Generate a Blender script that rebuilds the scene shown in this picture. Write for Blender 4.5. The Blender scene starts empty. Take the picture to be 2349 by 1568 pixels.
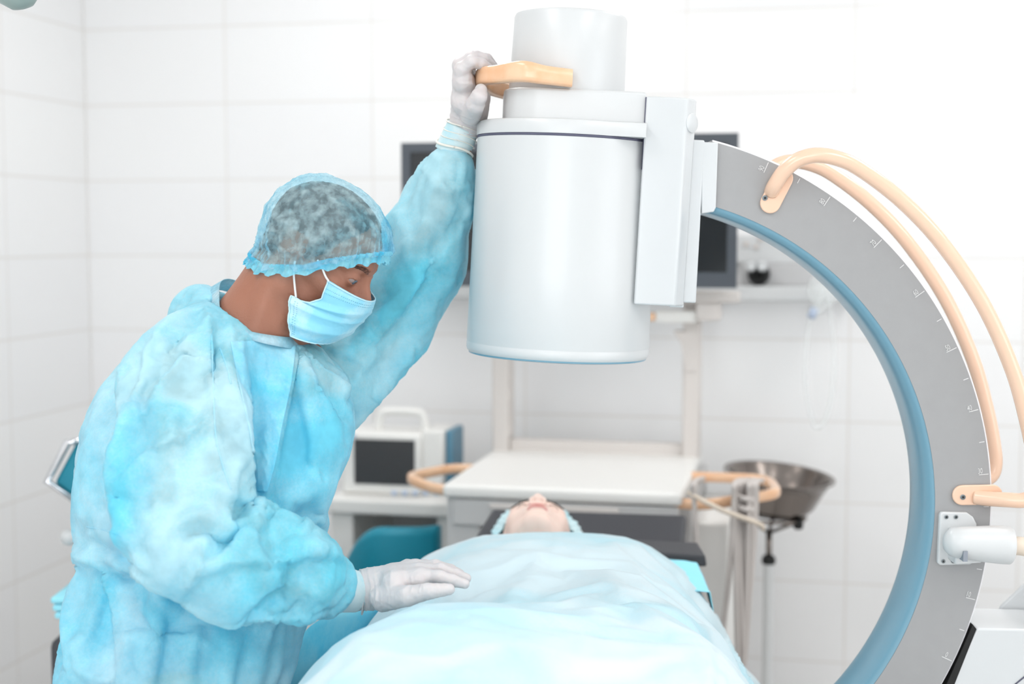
import bpy, math, random
import numpy as np
from mathutils import Vector, Matrix, Euler

C = bpy.context.scene.collection
sc = bpy.context.scene
PI = math.pi
random.seed(5)

# ------------------------------------------------------------------ camera
YAW = math.radians(11.7)          # the camera looks 11.7 degrees to one side of the room's own axis
PITCH = math.radians(4.38)
CAM_H = 1.6
FPX = 50.0 / 36.0 * 2349.0
cam_data = bpy.data.cameras.new('camera'); cam = bpy.data.objects.new('camera', cam_data); C.objects.link(cam)
cam_data.lens = 50.0; cam_data.sensor_width = 36.0; cam_data.clip_start = 0.05; cam_data.clip_end = 60
cam.location = (0, 0, CAM_H)
cam.rotation_euler = (PI / 2 - PITCH, 0, YAW)
cam_data.dof.use_dof = True
cam_data.dof.focus_distance = 2.28
cam_data.dof.aperture_fstop = 2.2
sc.camera = cam

# ------------------------------------------------------------------ light and exposure
world = bpy.data.worlds.new('world'); sc.world = world; world.use_nodes = True
world.node_tree.nodes['Background'].inputs[0].default_value = (0.98, 0.99, 1.0, 1)
world.node_tree.nodes['Background'].inputs[1].default_value = 0.6
sc.view_settings.view_transform = 'Standard'
sc.view_settings.look = 'None'
sc.view_settings.gamma = 1.0
sc.view_settings.use_curve_mapping = False
sc.view_settings.exposure = -1.24
cy = sc.cycles
cy.use_denoising = True
cy.max_bounces = 7; cy.diffuse_bounces = 5; cy.glossy_bounces = 2; cy.transmission_bounces = 4; cy.transparent_max_bounces = 8
cy.use_adaptive_sampling = True; cy.adaptive_threshold = 0.035
cy.caustics_reflective = False; cy.caustics_refractive = False
cy.sample_clamp_indirect = 6.0

WX0, WX1, WY0, WY1, CEIL = -2.37, 3.1, -2.4, 4.41, 3.0     # the room, in its own axes

def area_light(name, loc, rot, sx, sy, power, col=(1, 1, 1)):
    l = bpy.data.lights.new(name, 'AREA'); l.shape = 'RECTANGLE'; l.size = sx; l.size_y = sy
    l.energy = power; l.color = col
    o = bpy.data.objects.new(name, l); C.objects.link(o); o.location = loc; o.rotation_euler = rot
    return o
PANELS = [(-1.15, 3.2), (-1.15, 1.0), (-1.15, -1.2), (1.0, 3.2), (1.0, 1.0), (1.0, -1.2), (2.4, 2.1)]
PANEL_P = 26.0
for (lx, ly) in PANELS:            # one lamp under each ceiling panel
    area_light('panel_lamp', (lx, ly, CEIL - 0.06), (0, 0, 0), 0.56, 1.16, PANEL_P, (1.0, 0.985, 0.97))
# fill light at unseen, added windows behind the camera and in the side wall
area_light('window_lamp', (-0.3, WY0 + 0.12, 1.65), (PI / 2, 0, 0), 2.3, 1.5, 58.0, (1.0, 0.99, 0.98))
area_light('window_lamp', (WX1 - 0.12, 0.9, 1.65), (PI / 2, 0, PI / 2), 1.9, 1.5, 16.0, (0.99, 0.99, 1.0))

# ------------------------------------------------------------------ frames
cY, sY = math.cos(YAW), math.sin(YAW)
cP, sP = math.cos(PITCH), math.sin(PITCH)
def P(px, py, z):
    """point seen at a pixel, z metres deep, in view axes (x across, y away from the camera, z up)"""
    x = (px - 1174.5) / FPX * z; v = -(py - 784.0) / FPX * z
    return np.array((x, z * cP + v * sP, CAM_H - z * sP + v * cP))
def V2W(p):
    p = np.asarray(p, float)
    q = p.copy()
    q[..., 0] = cY * p[..., 0] - sY * p[..., 1]
    q[..., 1] = sY * p[..., 0] + cY * p[..., 1]
    return q
def W2V(p):
    p = np.asarray(p, float); q = p.copy()
    q[..., 0] = cY * p[..., 0] + sY * p[..., 1]
    q[..., 1] = -sY * p[..., 0] + cY * p[..., 1]
    return q
def WP(px, py, wy):
    """point seen at a pixel on the room plane y = wy (room axes)"""
    d = V2W(P(px, py, 1.0) - np.array((0, 0, CAM_H)))
    t = wy / d[1]
    return np.array((d[0] * t, wy, CAM_H + d[2] * t))
def proj(p):
    p = np.asarray(p, float); y = p[..., 1]; zz = p[..., 2] - CAM_H
    dz = y * cP - zz * sP; v = y * sP + zz * cP
    return 1174.5 + p[..., 0] / dz * FPX, 784.0 - v / dz * FPX, dz

# ------------------------------------------------------------------ objects
def empty(name, base, label, cat, rz=None, group=None, kind=None, view=True):
    o = bpy.data.objects.new(name, None); C.objects.link(o)
    b = np.asarray(base, float)
    o.location = V2W(b) if view else b
    o.rotation_euler = (0, 0, YAW if view else (rz or 0))
    o['_b'] = list(map(float, b)); o['_v'] = 1 if view else 0
    if label: o['label'] = label; o['category'] = cat
    if group: o['group'] = group
    if kind: o['kind'] = kind
    o.empty_display_size = 0.05
    return o
def mkmesh(name, verts, faces, mat, smooth=True):
    me = bpy.data.meshes.new(name)
    me.from_pydata([tuple(v) for v in np.asarray(verts, float)], [], [tuple(int(i) for i in f) for f in faces])
    if mat is not None:
        for m in (mat if isinstance(mat, (list, tuple)) else [mat]): me.materials.append(m)
    if smooth: me.polygons.foreach_set('use_smooth', [True] * len(me.polygons))
    me.update()
    return me
def part(name, vf, mat, parent, smooth=True, label=None, bevel=0, auto=None, recalc=True, solid=0):
    """verts in the axes of the root (view axes or room axes); child of parent"""
    verts, faces = vf
    root = parent
    while root.parent is not None: root = root.parent
    b = np.array(root['_b']) if '_b' in root else np.zeros(3)
    me = mkmesh(name, np.asarray(verts, float) - b, faces, mat, smooth)
    if recalc:
        import bmesh
        bm = bmesh.new(); bm.from_mesh(me); bmesh.ops.recalc_face_normals(bm, faces=bm.faces); bm.to_mesh(me); bm.free()
    o = bpy.data.objects.new(name, me); C.objects.link(o); o.parent = parent
    if label: o['label'] = label
    if bevel:
        m = o.modifiers.new('bevel', 'BEVEL'); m.width = bevel; m.segments = 3; m.limit_method = 'ANGLE'; m.angle_limit = math.radians(35)
        m.harden_normals = False
    if auto is not None or bevel:
        sharp(o, auto or 35)
    if solid:
        m = o.modifiers.new('solid', 'SOLIDIFY'); m.thickness = solid; m.offset = 0
    return o
def sharp(o, deg):
    me = o.data
    me.set_sharp_from_angle(angle=math.radians(deg))
def single(name, vf, mat, base, label, cat, view=True, group=None, kind=None, **kw):
    """a thing that is one mesh"""
    r = empty('tmp', base, None, None, view=view)
    o = part(name, vf, mat, r, **kw)
    o.parent = None; o.location = r.location; o.rotation_euler = r.rotation_euler
    bpy.data.objects.remove(r)
    if label: o['label'] = label; o['category'] = cat
    if group: o['group'] = group
    if kind: o['kind'] = kind
    return o

# ------------------------------------------------------------------ mesh makers: each returns (verts, faces)
def join(*ms):
    vs, fs, n = [], [], 0
    for v, f in ms:
        v = np.asarray(v, float).reshape(-1, 3); vs.append(v); fs += [tuple(i + n for i in q) for q in f]; n += len(v)
    return np.vstack(vs), fs
def box(lo, hi):
    x0, y0, z0 = lo; x1, y1, z1 = hi
    v = [(x0, y0, z0), (x1, y0, z0), (x1, y1, z0), (x0, y1, z0), (x0, y0, z1), (x1, y0, z1), (x1, y1, z1), (x0, y1, z1)]
    return np.array(v, float), [(0, 3, 2, 1), (4, 5, 6, 7), (0, 1, 5, 4), (1, 2, 6, 5), (2, 3, 7, 6), (3, 0, 4, 7)]
def hexa(pts8):
    return np.array(pts8, float), [(0, 3, 2, 1), (4, 5, 6, 7), (0, 1, 5, 4), (1, 2, 6, 5), (2, 3, 7, 6), (3, 0, 4, 7)]
def rings(rs, close=True, cap=True):
    """rs: list of rings, each (n,3)"""
    rs = [np.asarray(r, float) for r in rs]; n = len(rs[0]); v = np.vstack(rs); f = []
    for k in range(len(rs) - 1):
        for i in range(n if close else n - 1):
            j = (i + 1) % n
            f.append((k * n + i, k * n + j, (k + 1) * n + j, (k + 1) * n + i))
    if cap and close:
        f.append(tuple(range(n - 1, -1, -1))); f.append(tuple((len(rs) - 1) * n + i for i in range(n)))
    return v, f
def frame_of(d):
    d = d / np.linalg.norm(d)
    a = np.array((0, 0, 1.0)) if abs(d[2]) < 0.9 else np.array((1.0, 0, 0))
    u = np.cross(a, d); u /= np.linalg.norm(u); return u, np.cross(d, u)
def catmull(pts, n=8):
    pts = [np.asarray(p, float) for p in pts]
    P_ = [2 * pts[0] - pts[1]] + pts + [2 * pts[-1] - pts[-2]]; out = []
    for i in range(1, len(P_) - 2):
        for k in range(n):
            t = k / n; a, b, c, d = P_[i - 1], P_[i], P_[i + 1], P_[i + 2]
            out.append(0.5 * ((2 * b) + (c - a) * t + (2 * a - 5 * b + 4 * c - d) * t * t + (3 * b - 3 * c + d - a) * t ** 3))
    out.append(pts[-1]); return out
def tube(pts, r, seg=16, cap=True, spline=0, radii=None):
    if spline:
        if radii is not None:
            q = catmull([np.append(p, rr) for p, rr in zip(pts, radii)], spline); pts = [a[:3] for a in q]; radii = [a[3] for a in q]
        else: pts = catmull(pts, spline)
    pts = [np.asarray(p, float) for p in pts]; n = len(pts)
    rs = []; u = None
    for i in range(n):
        d = pts[min(i + 1, n - 1)] - pts[max(i - 1, 0)]; d /= np.linalg.norm(d)
        if u is None: u, w = frame_of(d)
        else:
            u = u - d * np.dot(u, d); u /= np.linalg.norm(u); w = np.cross(d, u)
        rr = radii[i] if radii is not None else r
        rs.append([pts[i] + rr * (math.cos(t) * u + math.sin(t) * w) for t in np.linspace(0, 2 * PI, seg, endpoint=False)])
    return rings(rs, True, cap)
def lathe(c, axis, prof, seg=48, cap=True, ux=None):
    """prof: (radius, height) pairs along axis from c"""
    axis = np.asarray(axis, float); axis /= np.linalg.norm(axis); u, w = frame_of(axis)
    rs = [[np.asarray(c) + axis * h + r * (math.cos(t) * u + math.sin(t) * w) for t in np.linspace(0, 2 * PI, seg, endpoint=False)] for r, h in prof]
    return rings(rs, True, cap)
def prism(poly, off):
    """poly: (n,3) planar outline; off: extrusion vector"""
    poly = np.asarray(poly, float); n = len(poly); v = np.vstack([poly, poly + np.asarray(off, float)])
    f = [tuple(range(n)), tuple(range(2 * n - 1, n - 1, -1))] + [(i, i + n, (i + 1) % n + n, (i + 1) % n) for i in range(n)]
    return v, f
def grid_faces(nu, nv, closeu=False):
    f = []
    for j in range(nv - 1):
        for i in range(nu if closeu else nu - 1):
            k = (i + 1) % nu; f.append((j * nu + i, j * nu + k, (j + 1) * nu + k, (j + 1) * nu + i))
    return f

# ------------------------------------------------------------------ noise
_rng = np.random.RandomState(11)
_perm = _rng.permutation(256); _perm = np.concatenate([_perm, _perm, _perm])
_grad = _rng.normal(size=(256, 3)); _grad /= np.linalg.norm(_grad, axis=1)[:, None]
def gnoise(p):
    p = np.asarray(p, float); i = np.floor(p).astype(int); f = p - i; i &= 255
    u = f * f * f * (f * (f * 6 - 15) + 10); r = 0
    for a in (0, 1):
        for b in (0, 1):
            for c in (0, 1):
                h = _perm[_perm[_perm[i[:, 0] + a] + i[:, 1] + b] + i[:, 2] + c]
                g = _grad[h]; d = f - np.array((a, b, c))
                w = (u[:, 0] if a else 1 - u[:, 0]) * (u[:, 1] if b else 1 - u[:, 1]) * (u[:, 2] if c else 1 - u[:, 2])
                r = r + w * (g * d).sum(1)
    return r * 1.5
def crumple(p, s, seed=0.0, warp=0.6):
    """angular crumpled-sheet height field, about -1..1"""
    q = p * s + seed
    w = np.stack([gnoise(q * 0.7 + 7), gnoise(q * 0.7 + 31), gnoise(q * 0.7 + 57)], 1) * warp
    a = 1 - 2.2 * np.abs(gnoise(q + w)); b = 1 - 2.2 * np.abs(gnoise(q * 1.9 + w * 1.5 + 13)); c = 1 - 2.2 * np.abs(gnoise(q * 3.7 + 29))
    return (a + 0.45 * b * np.clip(a + .6, 0, 1.5) + 0.18 * c)

# ------------------------------------------------------------------ signed distance shapes and their surface
def smin(a, b, k):
    h = np.clip(0.5 + 0.5 * (b - a) / k, 0, 1); return b * (1 - h) + a * h - k * h * (1 - h)
def smax(a, b, k): return -smin(-a, -b, k)
def s_cone(p, a, b, ra, rb):
    a = np.asarray(a, float); b = np.asarray(b, float); ab = b - a
    t = np.clip(((p - a) @ ab) / (ab @ ab), 0, 1)
    return np.linalg.norm(p - a - t[:, None] * ab, axis=1) - (ra + (rb - ra) * t)
def s_ell(p, c, r, R=None):
    q = p - np.asarray(c, float)
    if R is not None: q = q @ np.asarray(R)
    r = np.asarray(r, float); k0 = np.linalg.norm(q / r, axis=1); k1 = np.linalg.norm(q / (r * r), axis=1)
    return k0 * (k0 - 1) / np.maximum(k1, 1e-6)
def s_chain(p, pts, rad, k=0.01):
    d = None
    for i in range(len(pts) - 1):
        e = s_cone(p, pts[i], pts[i + 1], rad[i], rad[i + 1]); d = e if d is None else smin(d, e, k)
    return d
def surf_fine_end(f, lo, hi, h, ax, c, k):
    """as surf, but k times coarser along axis ax below c, in one piece"""
    def g(q):
        q = np.array(q, float); a = q[:, ax]; q[:, ax] = np.where(a < c, c - (c - a) * k, a); return q
    lo = np.array(lo, float); lo[ax] = c - (c - lo[ax]) / k
    v, q = surf(lambda p: f(g(p)), lo, hi, h, cull=k * 0.72)
    return g(v), q
def surf(f, lo, hi, h, B=10, cull=1.0):
    lo = np.asarray(lo, float); hi = np.asarray(hi, float)
    nb = np.ceil((hi - lo) / (h * B)).astype(int)
    I = np.stack(np.meshgrid(*[np.arange(n) for n in nb], indexing='ij'), -1).reshape(-1, 3)
    cen = lo + (I + 0.5) * h * B
    d = np.concatenate([f(cen[i:i + 200000]) for i in range(0, len(cen), 200000)])
    I = I[np.abs(d) < (h * B * 0.87 * 1.7 + h * 2) * cull]
    N = nb * B + 2
    loc = np.stack(np.meshgrid(*[np.arange(B + 1)] * 3, indexing='ij'), -1)
    cv, ci, quads = [], [], []
    def gid(a): return (a[..., 0] * N[1] + a[..., 1]) * N[2] + a[..., 2]
    CH = max(1, 400000 // (B + 1) ** 3)
    for s in range(0, len(I), CH):
        G = I[s:s + CH][:, None, None, None, :] * B + loc
        pts = lo + G * h
        D = f(pts.reshape(-1, 3)).reshape(G.shape[:-1])
        S = D < 0
        c8 = [(a, b, c) for a in (0, 1) for b in (0, 1) for c in (0, 1)]
        sl = lambda A, o: A[:, o[0]:B + o[0], o[1]:B + o[1], o[2]:B + o[2]]
        cnt = sum(sl(S, o).astype(int) for o in c8); act = (cnt > 0) & (cnt < 8)
        if not act.any(): continue
        num = np.zeros(act.shape + (3,)); den = np.zeros(act.shape)
        for ax in range(3):
            for o in c8:
                if o[ax]: continue
                o2 = list(o); o2[ax] = 1
                d0, d1 = sl(D, o), sl(D, o2); cr = (d0 < 0) != (d1 < 0)
                t = np.where(cr, d0 / np.where(cr, d0 - d1, 1), 0)
                q = np.zeros(act.shape + (3,)); q[...] = o; q[..., ax] += t
                num += q * cr[..., None]; den += cr
        Gc = G[:, :B, :B, :B]
        m = act
        vp = lo + (Gc[m] + num[m] / den[m][:, None]) * h
        cv.append(vp); ci.append(gid(Gc[m]))
        for ax in range(3):
            o2 = [0, 0, 0]; o2[ax] = 1
            d0, d1 = sl(S, (0, 0, 0)), sl(S, o2); cr = d0 != d1
            if not cr.any(): continue
            g = Gc[cr]; fl = d0[cr]
            a1, a2 = (ax + 1) % 3, (ax + 2) % 3
            e1 = np.zeros(3, int); e1[a1] = 1; e2 = np.zeros(3, int); e2[a2] = 1
            q = np.stack([gid(g - e1 - e2), gid(g - e2), gid(g), gid(g - e1)], 1)
            q[~fl] = q[~fl][:, ::-1]
            quads.append(q)
    cv = np.vstack(cv); ci = np.concatenate(ci); quads = np.vstack(quads)
    o = np.argsort(ci); ci = ci[o]; cv = cv[o]
    k = np.searchsorted(ci, quads); k = np.clip(k, 0, len(ci) - 1)
    ok = (ci[k] == quads).all(1)
    return cv, k[ok]
def normals(v, f):
    f = np.asarray(f); n = np.cross(v[f[:, 2]] - v[f[:, 0]], v[f[:, 3]] - v[f[:, 1]])
    out = np.zeros_like(v)
    for k in range(4): np.add.at(out, f[:, k], n)
    return out / np.maximum(np.linalg.norm(out, axis=1), 1e-12)[:, None]
def relax(v, f, it=2, lam=0.5):
    f = np.asarray(f); e = np.vstack([f[:, [0, 1]], f[:, [1, 2]], f[:, [2, 3]], f[:, [3, 0]]])
    for _ in range(it):
        s = np.zeros_like(v); c = np.zeros(len(v))
        np.add.at(s, e[:, 0], v[e[:, 1]]); np.add.at(c, e[:, 0], 1); np.add.at(s, e[:, 1], v[e[:, 0]]); np.add.at(c, e[:, 1], 1)
        v = v + lam * (s / np.maximum(c, 1)[:, None] - v)
    return v
def crease(v, n, folds):
    """folds: (pixel polyline, depth amplitude m, width_a px, width_b px): a fold line standing out of the cloth;
    width_a is how far it falls off on the one side of the line (the side to its left when walking along it), width_b on the other"""
    px, py, dz = proj(v)
    vd = v - np.array((0, 0, CAM_H)); vd /= np.linalg.norm(vd, axis=1)[:, None]
    face = np.clip(-(vd * n).sum(1) * 2.5, 0, 1)
    disp = np.zeros(len(v))
    for pl, amp, wa, wb in folds:
        pl = [np.array(q, float) for q in pl]
        if len(pl) > 2: pl = catmull(pl, 4)
        L = sum(np.linalg.norm(pl[i + 1] - pl[i]) for i in range(len(pl) - 1))
        best = np.full(len(v), 1e9); side = np.zeros(len(v)); tt = np.zeros(len(v)); acc = 0
        for i in range(len(pl) - 1):
            a, b = pl[i], pl[i + 1]; ab = b - a; l = np.linalg.norm(ab)
            t = np.clip(((px - a[0]) * ab[0] + (py - a[1]) * ab[1]) / (l * l), 0, 1)
            dx = px - a[0] - t * ab[0]; dy = py - a[1] - t * ab[1]; d = np.hypot(dx, dy)
            m = d < best; best = np.where(m, d, best)
            side = np.where(m, ab[0] * dy - ab[1] * dx, side); tt = np.where(m, (acc + t * l) / L, tt); acc += l
        w = np.where(side < 0, wa, wb)
        prof = np.exp(-(best / w) ** 2 * 0.5) * 0.6 + np.exp(-best / w) * 0.4
        disp += amp * prof * np.clip(np.minimum(tt, 1 - tt) * 5 + 0.15, 0, 1) * face
    return disp

def settle(v, f, pin, grow=0.10, gravity=0.1, bend=2.0, frames=25, mass=0.15):
    """let a sheet that is a little too large for its shape settle into folds; pin: how firmly each point is held where it is"""
    me = mkmesh('sheet_tmp', v, f, None); o = bpy.data.objects.new('sheet_tmp', me); C.objects.link(o)
    vg = o.vertex_groups.new(name='pin'); q = np.round(pin, 2)
    for val in np.unique(q): vg.add([int(k) for k in np.nonzero(q == val)[0]], float(val), 'REPLACE')
    m = o.modifiers.new('cloth', 'CLOTH'); s = m.settings
    s.quality = 4; s.mass = mass; s.tension_stiffness = 15; s.compression_stiffness = 15; s.shear_stiffness = 10; s.bending_stiffness = bend
    s.tension_damping = 5; s.compression_damping = 5; s.shear_damping = 5; s.bending_damping = 0.5
    s.vertex_group_mass = 'pin'; s.pin_stiffness = 1.0; s.shrink_min = -grow; s.air_damping = 2; s.effector_weights.gravity = gravity
    m.collision_settings.use_collision = False
    m.point_cache.frame_start = 1; m.point_cache.frame_end = frames + 1
    hidden = []
    for k in range(1, frames + 1): sc.frame_set(k)
    ev = o.evaluated_get(bpy.context.evaluated_depsgraph_get()); me2 = bpy.data.meshes.new_from_object(ev)
    out = np.empty(len(me2.vertices) * 3); me2.vertices.foreach_get('co', out)
    bpy.data.objects.remove(o); bpy.data.meshes.remove(me2); bpy.data.meshes.remove(me); sc.frame_set(1)
    return out.reshape(-1, 3)

# ------------------------------------------------------------------ materials
def lin(r, g, b):
    f = lambda c: c / 12.92 if c <= 0.04045 else ((c + 0.055) / 1.055) ** 2.4
    return (f(r / 255), f(g / 255), f(b / 255), 1)
def mat(name, col, rough=0.5, metal=0, spec=0.5, coat=0, sheen=0, noise=None, bump=None, sss=0, emit=None, trans=0, alpha=1):
    m = bpy.data.materials.new(name); m.use_nodes = True; nt = m.node_tree; b = nt.nodes['Principled BSDF']
    b.inputs['Base Color'].default_value = col; b.inputs['Roughness'].default_value = rough; b.inputs['Metallic'].default_value = metal
    b.inputs['Specular IOR Level'].default_value = spec; b.inputs['Coat Weight'].default_value = coat; b.inputs['Coat Roughness'].default_value = 0.15
    b.inputs['Sheen Weight'].default_value = sheen; b.inputs['Transmission Weight'].default_value = trans; b.inputs['Alpha'].default_value = alpha
    if sss:
        b.inputs['Subsurface Weight'].default_value = sss; b.inputs['Subsurface Radius'].default_value = (0.012, 0.005, 0.003); b.inputs['Subsurface Scale'].default_value = 1.0
    if emit: b.inputs['Emission Color'].default_value = emit[0]; b.inputs['Emission Strength'].default_value = emit[1]
    tc = nt.nodes.new('ShaderNodeTexCoord')
    if noise:
        sc_, amt, col2 = noise
        n = nt.nodes.new('ShaderNodeTexNoise'); n.inputs['Scale'].default_value = sc_; n.inputs['Detail'].default_value = 5
        nt.links.new(tc.outputs['Object'], n.inputs['Vector'])
        r = nt.nodes.new('ShaderNodeValToRGB'); r.color_ramp.elements[0].position = 0.5 - amt; r.color_ramp.elements[1].position = 0.5 + amt
        r.color_ramp.elements[0].color = col; r.color_ramp.elements[1].color = col2
        nt.links.new(n.outputs['Fac'], r.inputs['Fac']); nt.links.new(r.outputs['Color'], b.inputs['Base Color'])
    if bump:
        sc_, st, dist = bump
        n = nt.nodes.new('ShaderNodeTexNoise'); n.inputs['Scale'].default_value = sc_; n.inputs['Detail'].default_value = 4
        nt.links.new(tc.outputs['Object'], n.inputs['Vector'])
        bp = nt.nodes.new('ShaderNodeBump'); bp.inputs['Strength'].default_value = st; bp.inputs['Distance'].default_value = dist
        nt.links.new(n.outputs['Fac'], bp.inputs['Height']); nt.links.new(bp.outputs['Normal'], b.inputs['Normal'])
    return m
def fabric(name, pale, deep, thin, alpha_lo, alpha_hi, scale=6.0, translucent=0.35, stretch=(1, 1, 1), bias=0.5, sheen=0.25, afine=1.0):
    """thin non-woven sheet: pale fibres over a coloured ground, lets some light through and is a little see-through where it lies thin"""
    m = bpy.data.materials.new(name); m.use_nodes = True; nt = m.node_tree; N = nt.nodes; L = nt.links
    N.remove(N['Principled BSDF']); out = N['Material Output']
    tc = N.new('ShaderNodeTexCoord'); mp = N.new('ShaderNodeMapping'); mp.inputs['Scale'].default_value = stretch
    L.new(tc.outputs['Object'], mp.inputs['Vector'])
    big = N.new('ShaderNodeTexNoise'); big.inputs['Scale'].default_value = scale; big.inputs['Detail'].default_value = 3; big.inputs['Distortion'].default_value = 0.6
    fine = N.new('ShaderNodeTexNoise'); fine.inputs['Scale'].default_value = 230; fine.inputs['Detail'].default_value = 6; fine.inputs['Roughness'].default_value = 0.7
    L.new(mp.outputs['Vector'], big.inputs['Vector']); L.new(tc.outputs['Object'], fine.inputs['Vector'])
    mx = N.new('ShaderNodeMath'); mx.operation = 'MULTIPLY_ADD'; mx.inputs[1].default_value = 0.22
    L.new(fine.outputs['Fac'], mx.inputs[0]); L.new(big.outputs['Fac'], mx.inputs[2])
    cr = N.new('ShaderNodeValToRGB'); cr.color_ramp.elements[0].position = bias - 0.02; cr.color_ramp.elements[1].position = bias + 0.20
    cr.color_ramp.elements[0].color = deep; cr.color_ramp.elements[1].color = pale
    L.new(mx.outputs[0], cr.inputs['Fac'])
    d = N.new('ShaderNodeBsdfPrincipled'); d.inputs['Roughness'].default_value = 0.55; d.inputs['Specular IOR Level'].default_value = 0.35
    d.inputs['Sheen Weight'].default_value = sheen; d.inputs['Sheen Roughness'].default_value = 0.4
    L.new(cr.outputs['Color'], d.inputs['Base Color'])
    t = N.new('ShaderNodeBsdfTranslucent'); t.inputs['Color'].default_value = thin
    ms = N.new('ShaderNodeMixShader'); ms.inputs[0].default_value = translucent
    L.new(d.outputs[0], ms.inputs[1]); L.new(t.outputs[0], ms.inputs[2])
    tr = N.new('ShaderNodeBsdfTransparent'); tr.inputs['Color'].default_value = (0.75, 0.93, 1, 1)
    rr = N.new('ShaderNodeMapRange'); rr.inputs['From Min'].default_value = 0.35; rr.inputs['From Max'].default_value = 0.7
    an = N.new('ShaderNodeTexNoise'); an.inputs['Scale'].default_value = 140 * afine; an.inputs['Detail'].default_value = 6; L.new(mp.outputs['Vector'], an.inputs['Vector'])
    rr.inputs['To Min'].default_value = alpha_lo; rr.inputs['To Max'].default_value = alpha_hi
    L.new(an.outputs['Fac'], rr.inputs['Value'])
    ma = N.new('ShaderNodeMixShader'); L.new(rr.outputs[0], ma.inputs[0]); L.new(tr.outputs[0], ma.inputs[1]); L.new(ms.outputs[0], ma.inputs[2])
    bp = N.new('ShaderNodeBump'); bp.inputs['Strength'].default_value = 0.08; bp.inputs['Distance'].default_value = 0.0002
    L.new(fine.outputs['Fac'], bp.inputs['Height']); L.new(bp.outputs['Normal'], d.inputs['Normal'])
    L.new(ma.outputs[0], out.inputs[0])
    return m

M = {}
M['gown'] = fabric('gown_fabric', (0.60, 0.90, 0.97, 1), (0.20, 0.78, 0.96, 1), (0.03, 0.74, 0.98, 1), 0.70, 0.99, 4.0, 0.26, afine=0.14)
M['collar'] = fabric('collar_fabric', (0.62, 0.80, 0.86, 1), (0.34, 0.66, 0.78, 1), (0.3, 0.7, 0.85, 1), 0.75, 0.95, 12.0, 0.25)
M['drape'] = fabric('drape_fabric', (0.75, 0.88, 0.92, 1), (0.56, 0.83, 0.91, 1), (0.2, 0.75, 0.95, 1), 1.0, 1.0, 4.0, 0.12)
M['cap'] = fabric('cap_fabric', (0.70, 0.92, 0.97, 1), (0.24, 0.72, 0.90, 1), (0.2, 0.7, 0.9, 1), 0.18, 0.54, 9.0, 0.3, bias=0.42, afine=0.5)
M['cap_light'] = fabric('patient_cap_fabric', (0.80, 0.95, 0.98, 1), (0.55, 0.88, 0.97, 1), (0.5, 0.88, 0.97, 1), 1.0, 1.0, 9.0, 0.15)
M['cap_band'] = fabric('cap_band_fabric', (0.35, 0.82, 0.95, 1), (0.08, 0.58, 0.85, 1), (0.1, 0.62, 0.9, 1), 0.75, 0.95, 20.0, 0.3)
M['mask'] = fabric('mask_fabric', (0.60, 0.87, 0.95, 1), (0.30, 0.73, 0.91, 1), (0.2, 0.65, 0.9, 1), 1.0, 1.0, 14.0, 0.15)
M['mask_edge'] = mat('mask_edge', (0.55, 0.80, 0.90, 1), 0.7)
M['thread'] = mat('mask_stitch', (0.12, 0.42, 0.60, 1), 0.7)
M['elastic'] = mat('white_elastic', (0.85, 0.86, 0.86, 1), 0.7)
M['glove'] = mat('latex_glove', (0.62, 0.585, 0.59, 1), 0.42, spec=0.4, sss=0.15, bump=(60, 0.25, 0.002))
M['cuff_film'] = fabric('glove_over_cuff', (0.74, 0.86, 0.88, 1), (0.5, 0.78, 0.86, 1), (0.5, 0.8, 0.9, 1), 1, 1, 12, 0.1)
M['glove_rim'] = mat('glove_rim', (0.80, 0.77, 0.70, 1), 0.4)
M['skin'] = mat('tanned_skin', lin(150, 98, 77), 0.46, spec=0.45, sss=0.07, noise=(14, 0.3, lin(166, 112, 90)), bump=(240, 0.35, 0.0015))
M['skin_pale'] = mat('fair_skin', lin(246, 212, 198), 0.5, spec=0.4, sss=0.12, noise=(9, 0.3, lin(250, 224, 212)))
M['lip'] = mat('lip', lin(222, 150, 142), 0.45)
M['hair'] = mat('grey_black_hair', lin(24, 22, 23), 0.6, noise=(90, 0.2, lin(66, 62, 64)), bump=(160, 0.8, 0.004))
M['brow'] = mat('eyebrow_hair', lin(62, 42, 36), 0.7)
M['brow_dark'] = mat('dark_eyebrow_hair', lin(40, 28, 26), 0.8)
M['eye'] = mat('eye_white', lin(150, 128, 122), 0.15, coat=0.6)
M['iris'] = mat('iris', lin(70, 90, 105), 0.1, coat=1)
M['pupil'] = mat('pupil', (0.004, 0.004, 0.004, 1), 0.1, coat=1)
M['scrub'] = mat('scrub_cloth', lin(70, 170, 205), 0.85)
M['shoe'] = mat('white_clog', lin(235, 235, 235), 0.5)
M['white_plastic'] = mat('white_plastic', lin(208, 210, 211), 0.32, spec=0.5, coat=0.15)
M['white_gloss'] = mat('white_gloss', lin(207, 210, 212), 0.25, coat=0.3)
M['seam'] = mat('seam_gap', lin(92, 92, 112), 0.7)
M['arc_grey'] = mat('arc_grey_paint', lin(156, 156, 157), 0.45, spec=0.4, noise=(40, 0.4, lin(160, 160, 161)))
M['arc_edge'] = mat('arc_edge_white', lin(235, 235, 238), 0.35)
M['bumper'] = mat('blue_grey_bumper', lin(112, 156, 176), 0.28, spec=0.55, coat=0.3)
M['peach'] = mat('peach_plastic', lin(235, 198, 172), 0.22, coat=0.5)
M['peach_deep'] = mat('peach_handle', lin(232, 182, 142), 0.25, coat=0.5, noise=(22, 0.12, lin(238, 196, 160)))
M['print'] = mat('white_print', lin(222, 222, 222), 0.5)
M['screw'] = mat('steel_screw', lin(150, 158, 162), 0.3, metal=0.8)
M['dark_hole'] = mat('screw_recess', lin(25, 25, 28), 0.6)
M['slot'] = mat('slot_grey', lin(140, 146, 156), 0.6)
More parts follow.
